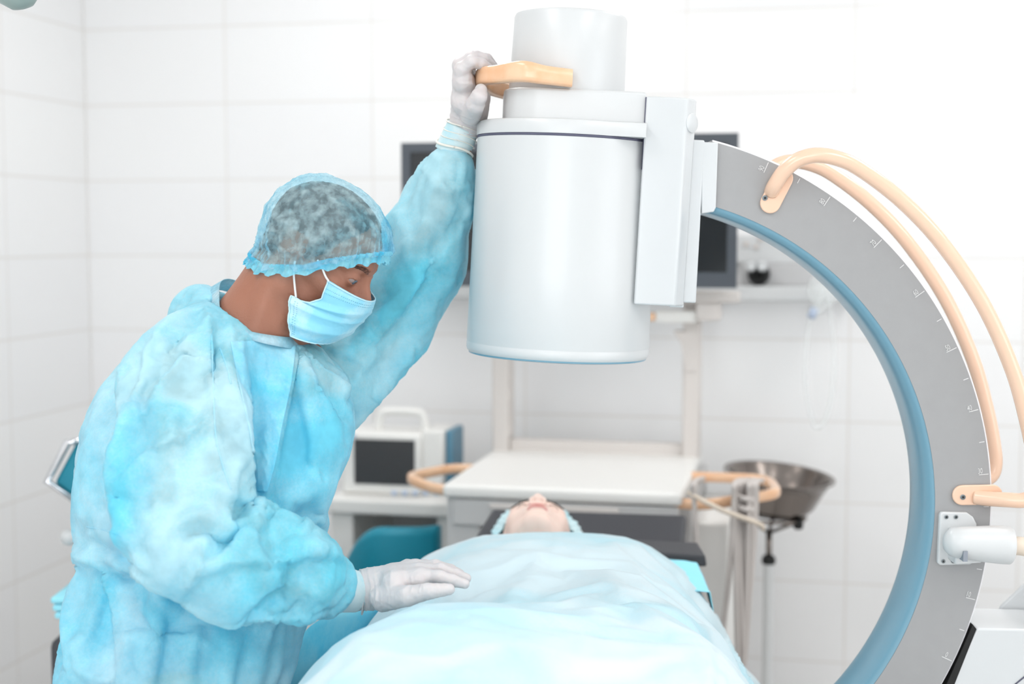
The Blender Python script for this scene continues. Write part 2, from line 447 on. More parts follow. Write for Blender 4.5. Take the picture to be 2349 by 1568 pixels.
M['black'] = mat('black_rubber', lin(7, 7, 8), 0.6)
M['cable'] = mat('beige_cable', lin(222, 208, 192), 0.45)
M['cable_grey'] = mat('grey_cable', lin(205, 198, 194), 0.45)
M['cart'] = mat('cart_offwhite', lin(238, 237, 234), 0.4, spec=0.5)
M['cart_front'] = mat('cart_front_grey', lin(200, 200, 200), 0.45)
M['cart_beige'] = mat('post_greyish', lin(218, 212, 208), 0.45)
M['bezel'] = mat('monitor_bezel', lin(72, 78, 86), 0.4)
M['screen'] = mat('dark_screen', lin(6, 16, 22), 0.12, coat=0.3)
M['screen_grey'] = mat('grey_screen', lin(56, 56, 58), 0.3)
M['mattress'] = mat('charcoal_mattress', lin(66, 67, 72), 0.5)
M['steel'] = mat('brushed_steel', lin(128, 120, 115), 0.2, metal=1.0)
M['chrome'] = mat('chrome', lin(215, 215, 218), 0.12, metal=1.0)
M['teal'] = mat('teal_leather', lin(0, 136, 160), 0.5)
M['teal_cloth'] = mat('teal_cloth', lin(0, 150, 178), 0.8)
M['grey_panel'] = mat('grey_panel', lin(196, 196, 197), 0.5)
M['light_blue_cloth'] = mat('light_blue_cloth', (0.35, 0.83, 0.97, 1), 0.8)
M['cyan_sheet'] = fabric('cyan_sheet', (0.35, 0.84, 0.96, 1), (0.14, 0.72, 0.93, 1), (0.05, 0.7, 0.95, 1), 1, 1, 7.0, 0.2)  # deeper cyan carries the shade on the drape's hanging side
M['clear'] = mat('clear_plastic', (0.93, 0.97, 0.97, 1), 0.12, alpha=0.25)
M['blue_plastic'] = mat('steel_blue_plastic', lin(90, 140, 165), 0.4)
M['btn'] = mat('pale_blue_buttons', lin(190, 205, 228), 0.5)
M['lamp_grey'] = mat('lamp_grey', lin(150, 168, 165), 0.35)
M['diffuser'] = mat('light_diffuser', (0.9, 0.9, 0.9, 1), 0.5, emit=((1, 0.99, 0.97, 1), 3.0))
M['frame_white'] = mat('white_frame', lin(240, 240, 240), 0.4)
M['pane'] = mat('window_pane', (0.9, 0.95, 1, 1), 0.4, emit=((0.92, 0.97, 1, 1), 3.0))  # glowing pane of the added windows, for fill
M['floor'] = mat('grey_vinyl_floor', lin(226, 225, 223), 0.35, noise=(60, 0.2, lin(214, 214, 213)))
M['ceil'] = mat('ceiling_paint', lin(245, 245, 245), 0.7)

def tile_mat(name, plane, off):
    """stack-bonded 50 x 25 cm glazed wall tiles; plane 'x' or 'y' is the axis running along the wall"""
    m = bpy.data.materials.new(name); m.use_nodes = True; nt = m.node_tree; N = nt.nodes; L = nt.links
    b = N['Principled BSDF']; b.inputs['Roughness'].default_value = 0.16; b.inputs['Specular IOR Level'].default_value = 0.5
    tc = N.new('ShaderNodeTexCoord'); sx = N.new('ShaderNodeSeparateXYZ'); cx = N.new('ShaderNodeCombineXYZ')
    L.new(tc.outputs['Object'], sx.inputs[0]); L.new(sx.outputs[0 if plane == 'x' else 1], cx.inputs[0]); L.new(sx.outputs[2], cx.inputs[1])
    mp = N.new('ShaderNodeMapping'); mp.inputs['Location'].default_value = (off[0], off[1], 0); L.new(cx.outputs[0], mp.inputs[0])
    br = N.new('ShaderNodeTexBrick'); br.offset = 0.0; br.squash = 1.0
    br.inputs['Scale'].default_value = 1.0; br.inputs['Mortar Size'].default_value = 0.0035; br.inputs['Mortar Smooth'].default_value = 0.3
    br.inputs['Brick Width'].default_value = 0.5; br.inputs['Row Height'].default_value = 0.249; br.inputs['Bias'].default_value = 0
    br.inputs['Color1'].default_value = lin(244, 244, 244); br.inputs['Color2'].default_value = lin(242, 242, 243); br.inputs['Mortar'].default_value = lin(234, 231, 228)
    L.new(mp.outputs[0], br.inputs[0]); L.new(br.outputs['Color'], b.inputs['Base Color'])
    bp = N.new('ShaderNodeBump'); bp.inputs['Strength'].default_value = 0.6; bp.inputs['Distance'].default_value = 0.002; bp.invert = True
    L.new(br.outputs['Fac'], bp.inputs['Height']); L.new(bp.outputs['Normal'], b.inputs['Normal'])
    return m
M['tile_back'] = tile_mat('wall_tiles_back', 'x', (-WX0, -0.031))
M['tile_side'] = tile_mat('wall_tiles_side', 'y', (-WY1, -0.031))

# ------------------------------------------------------------------ the room (room axes)
def struct(name, vf, m):
    o = single(name, vf, m, (0, 0, 0), None, None, view=False, smooth=False); o['kind'] = 'structure'; return o
T = 0.12
struct('floor', box((WX0 - T, WY0 - T, -0.1), (WX1 + T, WY1 + T, 0)), M['floor'])
struct('ceiling', box((WX0 - T, WY0 - T, CEIL), (WX1 + T, WY1 + T, CEIL + 0.1)), M['ceil'])
struct('wall_back', box((WX0 - T, WY1, 0), (WX1 + T, WY1 + T, CEIL)), M['tile_back'])
struct('wall_left', box((WX0 - T, WY0, 0), (WX0, WY1, CEIL)), M['tile_side'])
struct('wall_front', join(box((WX0 - T, WY0 - T, 0), (-1.5, WY0, CEIL)), box((0.9, WY0 - T, 0), (WX1 + T, WY0, CEIL)),
                          box((-1.5, WY0 - T, 0), (0.9, WY0, 0.85)), box((-1.5, WY0 - T, 2.45), (0.9, WY0, CEIL))), M['tile_back'])
struct('wall_right', join(box((WX1, WY0, 0), (WX1 + T, -0.1, CEIL)), box((WX1, 1.9, 0), (WX1 + T, WY1, CEIL)),
                          box((WX1, -0.1, 0), (WX1 + T, 1.9, 0.85)), box((WX1, -0.1, 2.45), (WX1 + T, 1.9, CEIL))), M['tile_side'])
def window(name, lo, hi, ax):  # unseen window, added as a source for the fill light
    r = empty(name, (0, 0, 0), None, None, view=False, kind='structure')
    a0, a1 = lo[ax], hi[ax]; o = 1 - ax
    bars = []
    for s in (a0, (a0 + a1) / 2 - 0.03, a1 - 0.06):
        l = list(lo); h = list(hi); l[ax] = s; h[ax] = s + 0.06; bars.append(box(l, h))
    for z in (lo[2], hi[2] - 0.06):
        l = list(lo); h = list(hi); l[2] = z; h[2] = z + 0.06; bars.append(box(l, h))
    part('window_frame', join(*bars), M['frame_white'], r, smooth=False)
    l = list(lo); h = list(hi); mid = (lo[o] + hi[o]) / 2; l[o] = mid - 0.004; h[o] = mid + 0.004
    part('window_pane', box(l, h), M['pane'], r, smooth=False)
window('window_1', (-1.5, WY0 - 0.09, 0.85), (0.9, WY0 - 0.03, 2.45), 0)
window('window_2', (WX1 + 0.03, -0.1, 0.85), (WX1 + 0.09, 1.9, 2.45), 1)
struct('baseboard_back', box((WX0, WY1 - 0.012, 0), (WX1, WY1, 0.09)), M['grey_panel'])
struct('baseboard_left', box((WX0, WY0, 0), (WX0 + 0.012, WY1, 0.09)), M['grey_panel'])
PANEL_LABELS = ['flat white ceiling light panel above the teal treatment couch by the back wall', 'flat white ceiling light panel above the tiled side wall, mid room', 'flat white ceiling light panel by the window wall above the tiled side wall',
    'flat white ceiling light panel above the monitor cart', 'flat white ceiling light panel above the foot of the operating table', 'flat white ceiling light panel in front of the wide window, far from the couch', 'flat white ceiling light panel above the stand of the X-ray machine']
for (lx, ly), lab in zip(PANELS, PANEL_LABELS):
    r = empty('ceiling_light', (lx, ly, CEIL), lab, 'ceiling light', view=False, group='ceiling light panels')
    part('frame', join(box((lx - 0.3, ly - 0.6, CEIL - 0.04), (lx + 0.3, ly - 0.57, CEIL)), box((lx - 0.3, ly + 0.57, CEIL - 0.04), (lx + 0.3, ly + 0.6, CEIL)),
                       box((lx - 0.3, ly - 0.57, CEIL - 0.04), (lx - 0.27, ly + 0.57, CEIL)), box((lx + 0.27, ly - 0.57, CEIL - 0.04), (lx + 0.3, ly + 0.57, CEIL))), M['frame_white'], r, smooth=False)
    part('diffuser', box((lx - 0.27, ly - 0.57, CEIL - 0.03), (lx + 0.27, ly + 0.57, CEIL - 0.012)), M['diffuser'], r, smooth=False)

# surgical lamp hanging into the corner of the frame
lp = P(14, -112, 2.3)
r = empty('surgical_lamp', (lp[0], lp[1], 2.95), 'grey-green surgical lamp head hanging in the top corner of the room', 'lamp')
u_ = np.array((0.25, -0.15, -1.0))
part('lamp_head', lathe(lp + np.array((0, 0, 0.045)), (0.28, 0.0, -1), [(0.02, -0.06), (0.07, -0.05), (0.115, -0.01), (0.135, 0.03), (0.132, 0.06), (0.10, 0.062), (0.02, 0.055)], 48), M['lamp_grey'], r, auto=40)
part('grip', lathe(lp, (0.28, 0, -1), [(0.04, 0.0), (0.042, 0.03), (0.036, 0.075), (0.018, 0.092), (0.006, 0.095)], 28), M['lamp_grey'], r, auto=40)
part('arm', tube([lp + np.array((0, 0, 0.1)), lp + np.array((-0.02, 0, 0.3)), (lp[0], lp[1], 2.95)], 0.02, 12, spline=6), M['white_plastic'], r)

# ------------------------------------------------------------------ wall rail with gas outlets (room axes)
def on_back(px, py, off=0.0): return WP(px, py, WY1 - off)
a = on_back(1630, 655, 0.1); b = on_back(1960, 655, 0.1); c_ = on_back(1630, 690, 0.1)
r = empty('wall_supply_rail', (a[0], WY1, c_[2]), 'white wall rail with a grey service strip and a black outlet behind the grey arc', 'wall rail', view=False)
part('rail', box((a[0] - .9, WY1 - 0.1, c_[2]), (b[0], WY1, a[2])), M['white_plastic'], r, smooth=False, bevel=0.006)
g0 = on_back(1700, 603, 0.04)
part('service_strip', box((g0[0], WY1 - 0.04, a[2]), (b[0], WY1, g0[2])), M['grey_panel'], r, smooth=False, bevel=0.003)
part('upper_strip', box((g0[0] - 0.6, WY1 - 0.03, g0[2]), (b[0], WY1, on_back(1700, 540, .04)[2])), M['white_plastic'], r, smooth=False, bevel=0.003)
k = on_back(1741, 628, 0.05)
ou = part('outlet', lathe(k, (0, -1, 0), [(0.032, 0), (0.034, 0.02), (0.028, 0.035), (0.016, 0.036), (0.014, 0.015)], 28), M['black'], r, auto=40, label='black round outlet')
for dx in (-17, 8):
    k = on_back(1741 + dx, 610, 0.07)
    part('knob', lathe(k, (0, -1, 0), [(0.014, 0), (0.017, 0.03), (0.012, 0.045)], 20), M['white_gloss'], r, auto=40, label='glossy white knob')
for px, py in ((1712, 560), (1735, 566), (1745, 548)):
    k = on_back(px, py, 0.031)
    part('socket', lathe(k, (0, -1, 0), [(0.008, 0), (0.008, 0.006), (0.004, 0.007)], 16), M['cable_grey'], r, auto=40)
# clear breathing mask and hose hanging from the rail
k = on_back(1893, 650, 0.16)
r = empty('oxygen_mask', k, 'clear plastic breathing mask with a hose hanging from the wall rail', 'oxygen mask', view=False)
pts = [k + np.array(q) for q in ((0, 0, 0), (-0.02, 0, -0.06), (-0.045, 0, -0.13), (-0.05, -0.01, -0.3), (-0.02, -0.02, -0.42), (0.02, -0.02, -0.36), (0.03, -0.01, -0.2), (0.01, 0, -0.02))]
part('hose', tube(pts, 0.006, 10, spline=8), M['clear'], r)
part('mask_cup', lathe(k + np.array((0.0, -0.02, -0.01)), (-0.3, -0.2, -1), [(0.04, -0.04), (0.05, 0), (0.045, 0.03), (0.02, 0.06), (0.012, 0.08)], 24, cap=False), M['clear'], r)
part('connector', tube([k + np.array((-0.028, -0.03, -0.07)), k + np.array((-0.04, -0.03, -0.1))], 0.012, 14), M['btn'], r, label='pale blue connector')

# ------------------------------------------------------------------ monitor cart (room axes)
CY0, CY1 = 3.45, 4.12
fl = WP(1020, 1108, CY0); fr = WP(1562, 1128, CY0)
ctop = (fl[2] + fr[2]) / 2; x0, x1 = fl[0], fr[0]
r = empty('monitor_cart', ((x0 + x1) / 2, (CY0 + CY1) / 2, 0), 'off-white wheeled cart with two posts and side handles behind the patient', 'equipment cart', view=False)
part('top', box((x0 - 0.004, CY0 - 0.012, ctop - 0.035), (x1 + 0.004, CY1, ctop)), M['cart'], r, smooth=False, bevel=0.012)
part('body', join(box((x0 + 0.004, CY0 + 0.006, 0.12), (x0 + 0.09, CY1 - 0.02, ctop - 0.035)), box((x1 - 0.03, CY0 + 0.10, 0.12), (x1 + 0.02, CY1 - 0.02, ctop - 0.035)),
                  box((x0 + 0.09, CY0 + 0.02, 0.12), (x1 - 0.03, CY1 - 0.02, ctop - 0.035))), M['cart_front'], r, smooth=False, bevel=0.006)
part('drawer_front', box((x0 + 0.02, CY0 - 0.004, ctop - 0.105), (x1 - 0.005, CY0 + 0.03, ctop - 0.038)), M['cart_front'], r, smooth=False, bevel=0.005, label='long grey drawer front with a grip lip')
q = WP(1125, 1160, CY0); q2 = WP(1420, 1172, CY0)
part('grip_lip', box((q[0], CY0 - 0.014, q2[2] - .004), (q2[0], CY0 + 0.01, q2[2] + 0.008)), M['cart_beige'], r, smooth=False, bevel=0.002)
q = WP(1458, 1140, CY0)
part('badge', box((q[0] - 0.022, CY0 - 0.006, q[2] - 0.003), (q[0] + 0.022, CY0, q[2] + 0.003)), M['cart_beige'], r, smooth=False)
part('side_box', box((x1 + 0.02, CY0 + 0.12, 0.12), (x1 + 0.11, CY1 - 0.1, WP(1640, 1200, CY0 + .12)[2])), M['cart'], r, smooth=False, bevel=0.006)
for sx_ in (x0 + 0.06, x1 - 0.06):
    for sy_ in (CY0 + 0.08, CY1 - 0.1):
        part('caster', lathe((sx_ - 0.015, sy_, 0.05), (1, 0, 0), [(0.02, 0), (0.048, 0.004), (0.05, 0.015), (0.048, 0.026), (0.02, 0.03)], 24), M['black'], r, auto=40)
        part('caster_fork', box((sx_ - 0.02, sy_ - 0.02, 0.085), (sx_ + 0.02, sy_ + 0.02, 0.125)), M['steel'], r, smooth=False, bevel=0.004)
PYp = CY1 - 0.12
for (pxa, pxb, top_py) in ((1128, 1166, 560), (1565, 1603, 690)):
    a = WP(pxa, 1000, PYp); b = WP(pxb, 1000, PYp); t_ = WP(pxa, top_py, PYp)
    po = part('post', box((a[0], PYp, ctop - 0.01), (b[0], PYp + 0.09, t_[2])), M['cart_beige'], r, smooth=False, bevel=0.006)
    for z in ((WP(pxb, 905, PYp)[2], WP(pxb, 985, PYp)[2]) if pxa < 1300 else ()):
        part('hinge', box((b[0], PYp + 0.005, z - 0.012), (b[0] + 0.006, PYp + 0.02, z + 0.012)), M['cart_beige'], po, smooth=False)
a = WP(1166, 1010, PYp); b = WP(1565, 1028, PYp)
part('cross_bar', box((a[0], PYp + 0.02, ctop - 0.005), (b[0], PYp + 0.07, a[2] + 0.0)), M['cart_beige'], r, smooth=False, bevel=0.004)
# brackets under the screens
a = WP(1498, 715, PYp); b = WP(1600, 735, PYp)
part('bracket_arm', box((a[0] + 0.012, PYp - 0.05, b[2] - 0.004), (b[0], PYp + 0.0, a[2] + 0.006)), M['cart'], r, smooth=False, bevel=0.005)
part('bracket_tip', box((a[0] - 0.012, PYp - 0.052, b[2]), (a[0] + 0.012, PYp - 0.002, a[2])), M['peach_deep'], r, smooth=False, bevel=0.006, label='orange bracket end')
a = WP(1545, 760, PYp); b = WP(1600, 790, PYp); c_ = WP(1566, 850, PYp)
part('gusset', prism([(a[0], PYp - .005, a[2]), (b[0], PYp - .005, a[2]), (b[0], PYp - .005, c_[2]), (c_[0] + 0.008, PYp - .005, c_[2]), (c_[0] - 0.004, PYp - .005, b[2])], (0, 0.08, 0)), M['cart_beige'], r, smooth=False)
a = WP(1600, 690, PYp); b = WP(1655, 733, PYp)
part('bracket_block', box((a[0], PYp - 0.06, b[2]), (b[0], PYp + 0.03, a[2])), M['cart_beige'], r, smooth=False, bevel=0.006)
part('screen_beam', box((WP(1130, 650, PYp)[0], PYp - 0.07, WP(1500, 690, PYp)[2]), (WP(1700, 650, PYp)[0], PYp - 0.01, WP(1500, 665, PYp)[2])), M['cart_beige'], r, smooth=False, bevel=0.006)
# hexagonal loop handles
def loop_handle(pts, w, hgt, parent, name='handle'):
    pts = catmull(pts, 5); n = len(pts); rs = []
    for i in range(n):
        d = pts[min(i + 1, n - 1)] - pts[max(i - 1, 0)]; d /= np.linalg.norm(d); s = np.cross(d, (0, 0, 1)); s /= np.linalg.norm(s)
        ring = []
        for t in np.linspace(0, 2 * PI, 16, endpoint=False):
            c, s_ = math.cos(t), math.sin(t); ring.append(pts[i] + s * w / 2 * math.copysign(abs(c) ** 0.6, c) + np.array((0, 0, 1)) * hgt / 2 * math.copysign(abs(s_) ** 0.6, s_))
        rs.append(ring)
    return part(name, rings(rs), M['peach_deep'], parent)
hz = WP(1000, 1105, CY0 + .1)[2]
loop_handle([np.array(q) for q in ((x0 + 0.02, CY0 + 0.055, hz - 0.012), (x0 - 0.04, CY0 + 0.055, hz - 0.008), (x0 - 0.105, CY0 + 0.1, hz), (x0 - 0.128, CY0 + 0.15, hz + .002), (x0 - 0.118, CY0 + 0.21, hz), (x0 - 0.06, CY0 + 0.31, hz), (x0 + 0.02, CY0 + 0.32, hz))], 0.024, 0.026, r)
loop_handle([np.array(q) for q in ((x1 - 0.02, CY0 + 0.02, hz - 0.016), (x1 + 0.06, CY0 + 0.02, hz - 0.016), (x1 + 0.15, CY0 + 0.05, hz - 0.005), (x1 + 0.215, CY0 + 0.1, hz), (x1 + 0.222, CY0 + 0.17, hz), (x1 + 0.19, CY0 + 0.3, hz), (x1 + 0.1, CY0 + 0.32, hz), (x1 - 0.02, CY0 + 0.32, hz))], 0.026, 0.026, r)

# two wide-bezel displays on the posts
def display(px0, px1, py0, py1, label, wy=3.86):
    a = WP(px0, (py0 + py1) / 2, wy); b = WP(px1, (py0 + py1) / 2, wy); t_ = WP((px0 + px1) / 2, py0, wy)[2]; bt = WP((px0 + px1) / 2, py1, wy)[2]
    r = empty('display', ((a[0] + b[0]) / 2, wy, bt), label, 'monitor', view=False)
    part('housing', box((a[0] + 0.01, wy + 0.004, bt + 0.01), (b[0] - 0.01, wy + 0.06, t_ - 0.01)), M['cart'], r, smooth=False, bevel=0.012)
    w = 0.026
    part('bezel', join(box((a[0], wy - 0.014, bt), (b[0], wy + 0.012, bt + 1.6 * w)), box((a[0], wy - 0.014, t_ - w), (b[0], wy + 0.012, t_)),
                       box((a[0], wy - 0.014, bt + 1.6 * w), (a[0] + w, wy + 0.012, t_ - w)), box((b[0] - w, wy - 0.014, bt + 1.6 * w), (b[0], wy + 0.012, t_ - w))), M['bezel'], r, smooth=False)
    part('screen', box((a[0] + w, wy - 0.008, bt + 1.6 * w), (b[0] - w, wy + 0.004, t_ - w)), M['screen'], r, smooth=False)
    part('mount', box(((a[0] + b[0]) / 2 - 0.05, wy + 0.05, (bt + t_) / 2 - 0.16), ((a[0] + b[0]) / 2 + 0.05, PYp + 0.02, (bt + t_) / 2 + 0.05)), M['cart_beige'], r, smooth=False, bevel=0.004)
    return r
display(924, 1290, 326, 656, 'dark monitor partly hidden by the raised blue sleeve and the white housing')
display(1305, 1692, 308, 659, 'dark monitor showing beside the end of the grey arc')

# white cable bundle over the cart's side handle
xb = x1 + 0.12
r = empty('cable_bundle', (xb, CY0 + 0.03, hz), 'coiled beige cables hanging over the orange cart handle beside the bowl', 'cable', view=False)
def sagged(xa, za, xb_, zb, low, y):
    return [np.array(q) for q in ((xa, y, za), (xa + (xb_ - xa) * 0.2, y - 0.01, (za * 1 + low) / 2), ((xa + xb_) / 2, y, low), (xb_ - (xb_ - xa) * 0.15, y + 0.01, (zb + low) / 2), (xb_, y, zb))]
for i, (dx0, dx1, low) in enumerate(((-0.085, 0.01, 0.5), (0.012, 0.045, 0.47), (0.02, 0.055, 0.55), (0.028, 0.062, 0.7), (0.035, 0.05, 0.62))):
    yb = CY0 - 0.035 + 0.012 * i
    pts = [(xb + dx0 + 0.01, CY0 + 0.12, hz + 0.03), (xb + dx0, yb, hz + 0.045)] + [tuple(q) for q in sagged(xb + dx0, hz + 0.0, xb + dx1, hz, low, yb)] + [(xb + dx1, yb, hz + 0.045), (xb + dx1 + 0.01, CY0 + 0.12, hz + 0.03)]
    part('loop', tube([np.array(q) for q in pts], 0.0065, 10, spline=8), M['cable_grey'], r)
part('lead', tube([np.array(q) for q in ((x1 + .02, CY0 - .03, hz + .02), (x1 + .1, CY0 - .07, hz - .01), (x1 + .19, CY0 - .05, hz - .045), (x1 + .2, CY0 - .04, hz - .06))], 0.006, 10, spline=8), M['cable'], r)
part('wrap', tube([np.array((xb + 0.035 + 0.02 * math.cos(t), CY0 + 0.0 + 0.03 * math.sin(t), hz + 0.03 - 0.004 * t)) for t in np.linspace(0, 6 * PI, 60)], 0.007, 8), M['cable_grey'], r)

# steel bowl on a stand
bw = 3.97
bc = WP(1778, 1090, bw); bx = bc[0]
r = empty('bowl_stand', (bx - .01, bw, 0), 'white pole stand holding the steel bowl beside the cart', 'stand', view=False)
polx = WP(1763, 1300, bw)[0]
part('pole', lathe((polx, bw, 0.06), (0, 0, 1), [(0.0145, 0), (0.0145, WP(1763, 1290, bw)[2] - 0.06)], 24), M['white_plastic'], r, auto=40)
part('inner_tube', lathe((polx, bw, WP(1763, 1292, bw)[2]), (0, 0, 1), [(0.0085, 0), (0.0085, 0.09)], 20), M['steel'], r)
part('clamp_knob', lathe((polx, bw, WP(1763, 1292, bw)[2]), (0, 0, 1), [(0.018, 0), (0.02, 0.01), (0.016, 0.022)], 20), M['black'], r, auto=40, label='black clamp ring')
bz = WP(1763, 1205, bw)[2]
part('ring_holder', tube([np.array((bx + 0.085 * math.cos(t), bw + 0.085 * math.sin(t), bz + 0.025)) for t in np.linspace(0, 2 * PI, 33)], 0.005, 8), M['steel'], r)
for t in (-2.4, -0.7, 1.6):
    e = np.array((bx + 0.085 * math.cos(t), bw + 0.085 * math.sin(t), bz + 0.025))
    part('strut', tube([np.array((polx, bw, bz - 0.02)), e], 0.005, 8), M['steel'], r)
    part('rubber_foot', lathe(e + np.array((0, 0, -0.02)), (0, 0, 1), [(0.01, 0), (0.014, 0.006), (0.014, 0.02), (0.01, 0.026)], 16), M['black'], r, auto=40)
for t in (0.3, 2.4, 4.5):
    part('foot', tube([np.array((polx, bw, 0.08)), np.array((polx + 0.2 * math.cos(t), bw + 0.2 * math.sin(t), 0.03))], 0.012, 12), M['white_plastic'], r)
ax_ = np.array((0.10, -0.05, 1.0))
single('steel_bowl', lathe((bx, bw, bz + 0.032), ax_, [(q * 1.08, w * 1.08) for q, w in ((0.03, 0.0), (0.075, 0.004), (0.098, 0.03), (0.118, 0.075), (0.132, 0.10), (0.142, 0.104), (0.142, 0.108), (0.130, 0.106), (0.114, 0.078), (0.094, 0.034), (0.07, 0.01), (0.03, 0.008))], 64),
       M['steel'], (bx, bw, bz + 0.03), 'shiny steel bowl resting on the white pole stand', 'bowl', view=False, auto=50)

# side table with the patient monitor
sy0 = 3.82
a = WP(745, 1150, sy0); b = WP(1030, 1150, sy0); st = WP(880, 1148, sy0)[2]; sb = WP(880, 1182, sy0)[2]
r = empty('side_table', ((a[0] + b[0]) / 2, sy0 + 0.2, 0), 'white side table under the small monitor with the dark square screen', 'table', view=False)
part('tabletop', box((a[0], sy0, sb), (b[0], sy0 + 0.45, st)), M['cart'], r, smooth=False, bevel=0.008)
part('side_panel', box((a[0] + 0.01, sy0 + 0.02, 0.06), (WP(805, 1250, sy0)[0], sy0 + 0.43, sb)), M['cart'], r, smooth=False, bevel=0.004)
part('back_panel', box((a[0] + 0.02, sy0 + 0.41, 0.06), (b[0] - 0.02, sy0 + 0.43, sb)), M['cart_front'], r, smooth=False)
part('side_panel', box((b[0] - 0.04, sy0 + 0.02, 0.06), (b[0], sy0 + 0.43, sb)), M['cart'], r, smooth=False, bevel=0.004)
for q in ((a[0] + 0.04, sy0 + 0.05), (b[0] - 0.04, sy0 + 0.05), (a[0] + 0.04, sy0 + 0.38), (b[0] - 0.04, sy0 + 0.38)):
    part('foot', lathe((q[0], q[1], 0), (0, 0, 1), [(0.02, 0), (0.02, 0.07)], 16), M['black'], r)
my = 3.9
a = WP(782, 1070, my); b = WP(965, 1070, my); t_ = WP(870, 992, my)[2]; bt = st
r = empty('patient_monitor', ((a[0] + b[0]) / 2, my + 0.08, bt), 'small white bedside monitor with a dark square screen and carrying handle', 'patient monitor', view=False)
part('body', box((a[0], my, bt), (b[0], my + 0.16, t_)), M['cart'], r, smooth=False, bevel=0.012)
part('screen', box((WP(813, 1000, my)[0], my - 0.004, WP(880, 1110, my)[2]), (WP(951, 1000, my)[0], my + 0.004, WP(880, 1008, my)[2])), M['screen_grey'], r, smooth=False)
c0 = WP(962, 1000, my); c1 = WP(1012, 1000, my)
part('module_rack', box((c0[0], my + 0.02, bt), (c1[0], my + 0.17, t_ + 0.008)), M['cart'], r, smooth=False, bevel=0.008)
part('side_cover', box((c1[0], my + 0.05, bt), (c1[0] + 0.02, my + 0.19, t_ + 0.004)), M['blue_plastic'], r, smooth=False, bevel=0.006, label='blue-grey side cover')
h0 = WP(852, 990, my); h1 = WP(966, 990, my); hz2 = WP(900, 950, my)[2]
part('carrying_handle', tube([np.array(q) for q in ((h0[0], my + 0.06, t_ - 0.005), (h0[0] + 0.01, my + 0.06, hz2 - 0.012), (h0[0] + 0.03, my + 0.06, hz2), (h1[0] - 0.03, my + 0.06, hz2), (h1[0] - 0.01, my + 0.06, hz2 - 0.012), (h1[0], my + 0.06, t_ - 0.005))], 0.013, 12, spline=5), M['cart'], r)
for i in range(5):
    q = WP(905 + i * 24, 1130, my)
    part('button', box((q[0] - 0.008, my - 0.006, q[2] - 0.006), (q[0] + 0.008, my, q[2] + 0.006)), M['btn'], r, smooth=False, bevel=0.002)
q = WP(800, 1000, my)
part('label_plate', box((q[0] - 0.01, my - 0.003, q[2] - 0.004), (q[0] + 0.022, my, q[2] + 0.006)), M['btn'], r, smooth=False)

# teal stool cushion / folded teal sheet under the table
tb = 3.55
c_ = WP(888, 1255, tb)
r = empty('teal_chair', (c_[0], tb, 0), 'teal padded chair with a rounded back in front of the white side table', 'chair', view=False)
sec = []
for t in np.linspace(-1, 1, 25):
    x = c_[0] + 0.128 * t
    top = WP(888, 1208, tb)[2] - (0.11 * abs(t) ** 2.4 if t < 0 else 0.0); y = tb + 0.05 * t * t
    ring = [np.array((x, y + 0.03 * math.cos(q), (top if math.sin(q) > 0 else 0.5) - 0.02 + 0.02 * math.sin(q))) for q in np.linspace(0, 2 * PI, 16, endpoint=False)]
    sec.append(ring)
part('backrest', rings(sec), M['teal'], r)
part('seat', rings([[np.array((c_[0] + 0.128 * s * math.copysign(abs(math.cos(q)) ** 0.7, math.cos(q)), tb - 0.17 + 0.19 * s * math.copysign(abs(math.sin(q)) ** 0.7, math.sin(q)), z)) for q in np.linspace(0, 2 * PI, 40, endpoint=False)] for s, z in ((0.9, 0.42), (1, 0.44), (1, 0.49), (0.92, 0.515), (0.5, 0.525))]), M['teal'], r)
for sx_ in (-0.1, 0.1):
    for sy_ in (-0.3, -0.03):
        part('leg', tube([np.array((c_[0] + sx_, tb + sy_, 0.43)), np.array((c_[0] + sx_ * 1.15, tb + sy_, 0.0))], 0.012, 12), M['chrome'], r)
part('rear_upright', tube([np.array((c_[0], tb + 0.0, 0.43)), np.array((c_[0], tb + 0.05, 0.6))], 0.014, 12), M['chrome'], r)

# teal treatment couch with a raised chrome-framed backrest, behind the standing person (view axes)
zt = 3.2
r = empty('treatment_couch', (P(215, 1300, zt)[0] + 0.05, P(215, 1300, zt)[1], 0), 'teal treatment couch with raised chrome-framed backrest behind the standing person', 'treatment couch')
q0 = [P(190, 1008, zt), P(153, 1012, zt), P(106, 1104, zt), P(185, 1157, zt), P(330, 1190, zt), P(390, 1040, zt)]
teal = [P(192, 1012, zt), P(174, 1014, zt), P(124, 1108, zt), P(188, 1156, zt), P(330, 1190, zt), P(390, 1040, zt)]
off = np.array((0.0, 0.05, 0.0))
part('backrest', prism(teal, off), M['teal'], r, smooth=False, bevel=0.008)
fr_ = [P(192, 1010, zt - .01), P(155, 1014, zt - .01), P(108, 1104, zt - .01), P(186, 1156, zt - .01)]
part('frame', tube(fr_, 0.009, 10), M['chrome'], r)
part('support', tube([P(190, 1130, zt + .06), P(186, 1235, zt + .06), P(200, 1420, zt + 0.06)], 0.016, 12), M['steel'], r)
part('lever', tube([P(240, 1236, zt), P(165, 1233, zt)], 0.010, 12), M['white_plastic'], r)
part('knob', lathe(P(165, 1233, zt), P(150, 1230, zt) - P(165, 1233, zt), [(0.012, -0.008), (0.018, 0.0), (0.018, 0.014), (0.012, 0.022)], 20), M['white_plastic'], r, auto=40, label='white lever knob')
sl = P(240, 1492, zt)
part('base', box((sl[0] - 0.12, sl[1] - 0.02, 0.0), (sl[0] + 0.26, sl[1] + 0.5, sl[2] + 0.03)), M['mattress'], r, smooth=False, bevel=0.02)
